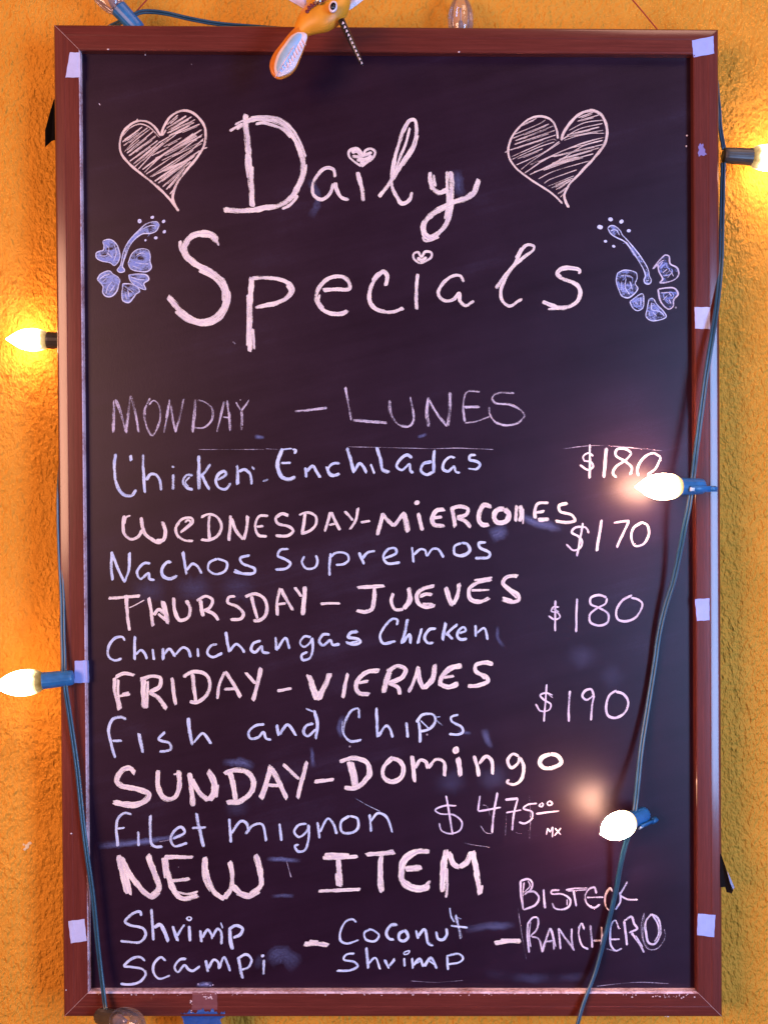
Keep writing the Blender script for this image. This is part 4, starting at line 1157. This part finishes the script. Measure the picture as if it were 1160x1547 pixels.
cord([(1092, 246, .010), (1091, 280, .009), (1089.5, 340, .006), (1088.5, 390, .002), (1086, 425, -.004), (1081, 470, -.009), (1075, 510, -.013), (1067, 560, -.015), (1059, 620, -.016), (1051, 680, -.018), (1046, 722, -.021), (1043, 745, -.021),
      (1040, 765, -.020), (1034, 795, -.017), (1025, 840, -.011), (1016, 880, -.007), (1005, 915, -.004), (995, 957, -.002), (988, 1005, -.0012), (978, 1068, -.002), (968, 1132, -.006), (963, 1180, -.013), (958.5, 1222, -.020), (953, 1250, -.020),
      (946, 1270, -.015), (937, 1306, -.008), (930, 1345, -.004), (917, 1400, -.002), (899, 1468, -.004), (881, 1516, -.009), (872, 1547, -.012), (860, 1590, -.014)])
cord([(98, 1020, -.014), (99.5, 1040, -.014), (104, 1070, -.012), (110, 1110, -.010), (117, 1160, -.009), (125.5, 1240, -.009), (132, 1292, -.009), (141, 1356, -.008), (148, 1426, -.008), (155, 1486, -.010), (160, 1524, -.014), (162, 1533, -.018)])
link('cord', CORD, M['cord'], lights)

LIT = [mat_lit('lit_frosted_bulb_' + n, k) for n, k in (('warm', 1.0), ('cream', 0.26), ('by_wall', 0.5))]
LAMP = [(0, .0076), (.003, .0096), (.0065, .0108), (.010, .0114), (.0145, .01165), (.018, .0116), (.0225, .0111), (.0265, .0101), (.030, .0088), (.034, .0066), (.038, .0040), (.041, .0021), (.0432, .0008), (.0438, .0002)]
SOCK = [(-.026, .0004), (-.026, .0060), (-.0252, .0068), (-.022, .0072), (-.012, .0076), (-.001, .0079), (.0, .0080), (.0006, .0077), (.0006, .0068)]

def bulb_unit(base, axis, lit, sock_mat, label_b, label_s=None, length=1.0, clip=None, size=1.0, ss=1.0):
    axis = axis.normalized()
    bm = bmesh.new()
    lathe(bm, base, axis, [(t * length, r * ss) for t, r in SOCK], 48, ribs=16, ribdepth=0.0007)
    so = link('socket', bm, M[sock_mat], lights, label=label_s)
    if clip is not None:
        # moulded spring clip on the side of the socket, with its pale tab
        side = (clip - axis * clip.dot(axis)).normalized()
        bin_ = axis.cross(side)
        bm = bmesh.new()
        c0 = base + side * 0.0086 * ss
        for (t0, t1, hw, th, lift) in ((-.026, -.006, .0026, .0014, 0), (-.032, -.0255, .0021, .0030, -.0006)):
            q = [c0 + axis * t + bin_ * s_ * hw + side * lift for t, s_ in ((t0, -1), (t1, -1), (t1, 1), (t0, 1))]
            prism(bm, [x + side * th for x in q], th * 1.6, 0.0004, direction=-side)
        link('clip', bm, M[sock_mat], so)
        bm = bmesh.new()
        q = [c0 + axis * t + bin_ * s_ * .0017 + side * .0016 for t, s_ in ((-.0095, -1), (-.0050, -1), (-.0050, 1), (-.0095, 1))]
        prism(bm, q, .0016, .0003, direction=-side)
        link('clip_tab', bm, M['clip'], so)
    bm = bmesh.new()
    prof = [(t * size, r * size) for t, r in LAMP]
    if lit is not None:
        lathe(bm, base, axis, prof, 40)
        bo = link('bulb', bm, LIT[lit], lights, label=label_b)
    else:
        # finer profile so that the clear glass looks blown, not faceted
        c = catmull([Vector((t, r, 0)) for t, r in prof], 0.0012)
        lathe(bm, base, axis, [(p.x, max(p.y, 0)) for p in c], 48)
        bo = link('bulb', bm, M['glass'], lights, label=label_b)
        d, u, v = frame_axes(axis)
        bm = bmesh.new()
        lathe(bm, base, d, [(0, .0052), (.004, .0050), (.008, .0036), (.012, .0022), (.0145, .0018), (.015, .0002)], 20)
        for sg in (-1, 1):
            tube(bm, [base + d * .012 + u * .001 * sg, base + d * .018 + u * .003 * sg, base + d * .024 + u * .005 * sg], .00025, 6, .002)
        tube(bm, [base + d * .024 + u * (.005 - .01 * k / 24) + v * .0006 * math.sin(k * 1.6) + d * .002 * math.sin(math.pi * k / 24) for k in range(25)], .0003, 6, .0006)
        link('filament', bm, M['filament'], bo)
    return so

X, Y, Zv = Vector((1, 0, 0)), Vector((0, 1, 0)), Vector((0, 0, 1))
# lit, left side, tucked behind the frame's left rail
bulb_unit(P(73, 514, .022), Vector((-1, -.02, .03)), 2, 'shaded_socket', 'lit bulb glowing against the orange wall left of the frame', 'socket coloured dark as in shade, half hidden behind the left rail', size=.88)
# lit, left side, in front of the left rail
b0 = P(65, 1028.5, -.014)
bulb_unit(b0, P(0, 1035.5, -.018) - b0, 1, 'socket', 'lit cream bulb pointing left in front of the left rail', 'blue socket over the left rail', 1.03, ss=.97)
# lit, right side, by the wall
b0 = P(1134, 237, .012)
bulb_unit(b0, Vector((1, .06, -.04)), 2, 'shaded_socket', 'lit bulb glowing against the wall at the right edge of the photo', 'socket coloured dark as in shade, right of the frame', 1.0)
# lit, over the board, upper
b0 = P(1025.5, 735, -.026)
bulb_unit(b0, P(955, 735.5, -.039) - b0, 0, 'socket', 'lit bulb pointing left below the first $180', 'blue socket with clip beside the first $180', .92, clip=Vector((.1, -.9, -.25)))
# lit, over the board, lower: points towards the viewer
b0 = P(950.5, 1240, -.025)
bulb_unit(b0, P(920, 1254, -.046) - b0, 0, 'socket', 'lit bulb pointing out of the board right of $475', 'blue socket with clip right of $475', .92, clip=Vector((.75, -.35, -.7)))
# unlit clear bulbs
b0 = P(180, 13, .004)
bulb_unit(b0, P(150, -19, .002) - b0, None, 'socket', 'unlit clear bulb resting on the top left of the frame', 'bright blue socket on the top left of the frame', 1.0, ss=1.0)
b0 = P(696, 56, .020)
bulb_unit(b0, P(695, -12, .020) - b0, None, 'shaded_socket', 'unlit clear bulb standing behind the top rail')
b0 = P(176, 1540, -.026)
bulb_unit(b0, P(214, 1548, -.050) - b0, None, 'shaded_socket', 'unlit clear bulb at the bottom left corner of the frame', 'socket coloured dark brown as in shade at the bottom left corner of the frame', 1.0)

# ------------------------------------------------------------------ hanging carved bird
BY = -0.045
bird = empty('hanging_bird', P(470, 30, BY), 'orange painted wooden hummingbird with striped beak hanging over the top rail', 'ornament')
def B(x, y, dy=0.0):
    return P(380 + x / 5.8, y / 5.8, BY + dy)
PXM = (BY - CAM.y) / F / 5.8                       # metres per crop pixel at the bird's depth
bm = bmesh.new()
spine = [(395, 330, 20), (425, 285, 62), (470, 235, 100), (535, 180, 138), (610, 132, 160), (680, 85, 160), (735, 40, 138), (765, 0, 112), (785, -45, 92), (798, -80, 60), (803, -95, 8)]
cs = catmull([Vector(q) for q in spine], 12)
rows = []
for i, q in enumerate(cs):
    d = cs[min(i + 1, len(cs) - 1)] - cs[max(i - 1, 0)]
    d = Vector((d.x, d.y)).normalized()
    nrm = Vector((-d.y, d.x))
    row = []
    for k in range(32):
        a = 2 * math.pi * k / 32
        row.append(bm.verts.new(B(q.x + nrm.x * math.cos(a) * q.z, q.y + nrm.y * math.cos(a) * q.z, math.sin(a) * q.z * PXM * .85)))
    rows.append(row)
for a, b in zip(rows, rows[1:]):
    for k in range(32):
        bm.faces.new((a[k], a[(k + 1) % 32], b[(k + 1) % 32], b[k]))
bm.faces.new(rows[0]); bm.faces.new(list(reversed(rows[-1])))
bmesh.ops.recalc_face_normals(bm, faces=bm.faces)
link('body', bm, M['bird'], bird)
def leaf(name, data, y, th, mat, parent, bev=0.0012, label=None, segs=3):
    pts = [(float(a), float(b)) for a, b in (t.split(',') for t in data.split())]
    c = catmull([Vector((x, y_, 0)) for x, y_ in pts + pts[:1]], 14)[:-1]
    bm = bmesh.new()
    prism(bm, [B(p.x, p.y, y) for p in c], th, bev, segs=segs)
    return link(name, bm, mat, parent, smooth=True, label=label)
tail = leaf('tail', '440,180 350,258 255,375 185,470 157,560 178,640 232,677 305,658 375,600 432,480 490,310 500,250', -.006, .0085, M['bird_tail'], bird, .0026)
leaf('feather_edge', '405,280 470,288 487,312 455,420 412,520 375,592 300,650 225,668 200,610 222,490 290,385 350,310', -.0064, .0008, M['white_paint'], tail, .0003)
leaf('feather_paint', '400,292 435,292 440,320 400,400 362,480 318,560 262,630 232,632 218,590 250,480 310,390 365,320', -.0068, .0008, M['feather'], tail, .0003)
bm = bmesh.new()
for k in range(11):
    t = k / 10
    a = Vector((440 - 190 * t, 330 + 290 * t))
    b = a + Vector((34 - 22 * t, 66 - 12 * t)) * (1.0 if k < 8 else .45)
    w = 5.0
    n = Vector((-(b - a).y, (b - a).x)).normalized()
    q = [a, a.lerp(b, .5) + n * w, b + n * w * .5, b - n * w * .5, a.lerp(b, .5) - n * w]
    prism(bm, [B(p.x, p.y, -.0075) for p in q], .0004)
    if k > 1:
        a2 = a - Vector((10, 0))
        b2 = a2 + Vector((-70 + 25 * t, 60 + 20 * t)) * .8
        n = Vector((-(b2 - a2).y, (b2 - a2).x)).normalized()
        q = [a2, a2.lerp(b2, .5) + n * 3, b2, a2.lerp(b2, .5) - n * 3]
        prism(bm, [B(p.x, p.y, -.0075) for p in q], .0004)
link('feather_stripes', bm, mat_plain('pale_rose_paint', (0.86, 0.60, 0.62), 0.4), tail, smooth=False)
# beak, black with a row of white triangles
bm = bmesh.new()
a, b = B(783, 172, -.012), B(972, 572, -.014)
d = (b - a)
lathe(bm, a, d, [(0, .0006), (.0005, .0030), (d.length * .5, .0026), (d.length * .9, .0019), (d.length * .985, .0012), (d.length, .0002)], 20)
beak = link('beak', bm, M['gloss_black'], bird)
bm = bmesh.new()
for k in range(11):
    t = .07 + .087 * k
    c0 = Vector((783, 172)).lerp(Vector((972, 572)), t)
    dd = Vector((189, 400)).normalized()
    nn = Vector((dd.y, -dd.x))
    rr = 16.0 - 7 * t
    q = [c0 + nn * (rr * .95) + dd * 10, c0 + nn * (-rr * .55) - dd * 2 + dd * 14, c0 + nn * (rr * .55) - dd * 14 + dd * 2]
    prism(bm, [B(p.x, p.y, -(.0126 + .002 * t + .0030 - .0012 * t)) for p in q], .0012)
link('beak_marks', bm, M['white_paint'], beak, smooth=False)
# eye
def disc(x, y, rx, ry, depth, th, mat, name, parent, rot=0.0):
    bm = bmesh.new()
    pts = []
    for k in range(28):
        a = 2 * math.pi * k / 28
        px, py = rx * math.cos(a), ry * math.sin(a)
        pts.append(B(x + px * math.cos(rot) - py * math.sin(rot), y + px * math.sin(rot) + py * math.cos(rot), depth))
    prism(bm, pts, th, .0002)
    return link(name, bm, mat, parent, smooth=True)
eye = disc(714, 53, 36, 49, -.0208, .004, M['white_paint'], 'eye', bird, .25)
disc(714, 53, 24, 34, -.0211, .003, M['gloss_black'], 'pupil', eye, .25)
# wings
leaf('wing', '470,75 440,60 395,32 345,5 250,-60 140,-150 180,-190 330,-140 450,-60 480,10', .006, .003, M['wing'], bird, .0009, 'pale lavender left wing')
leaf('wing', '815,40 842,84 865,76 960,8 1050,-70 1120,-160 1080,-200 930,-90 850,-10', .004, .003, M['white_paint'], bird, .0009, 'pinkish white right wing')
# dark red scallops painted down its back, and the hook it hangs from
bm = bmesh.new()
for k, (x, y, r) in enumerate(((487, 100, 17), (505, 76, 15), (500, 60, 13), (528, 58, 15), (522, 42, 13), (550, 42, 15), (548, 26, 12), (574, 27, 14), (600, 18, 14), (626, 8, 13), (648, -4, 12))):
    dep = -.0105 - .00035 * k
    bmesh.ops.create_uvsphere(bm, u_segments=12, v_segments=8, radius=r * PXM,
                              matrix=Matrix.Translation(B(x, y, dep)) @ Matrix.Diagonal((1, .35, 1, 1)))
link('back_paint', bm, M['maroon'], bird)
bm = bmesh.new()
tube(bm, [B(560, 30, -.013), B(566, 12, -.015), B(585, 2, -.016), B(600, 8, -.016), B(600, 22, -.015), B(590, 30, -.012)], .0013, 10, .001)
tube(bm, [B(584, 4, -.016), B(584, -200, -.014)], .0004, 6)
link('hook', bm, M['steel'], bird)
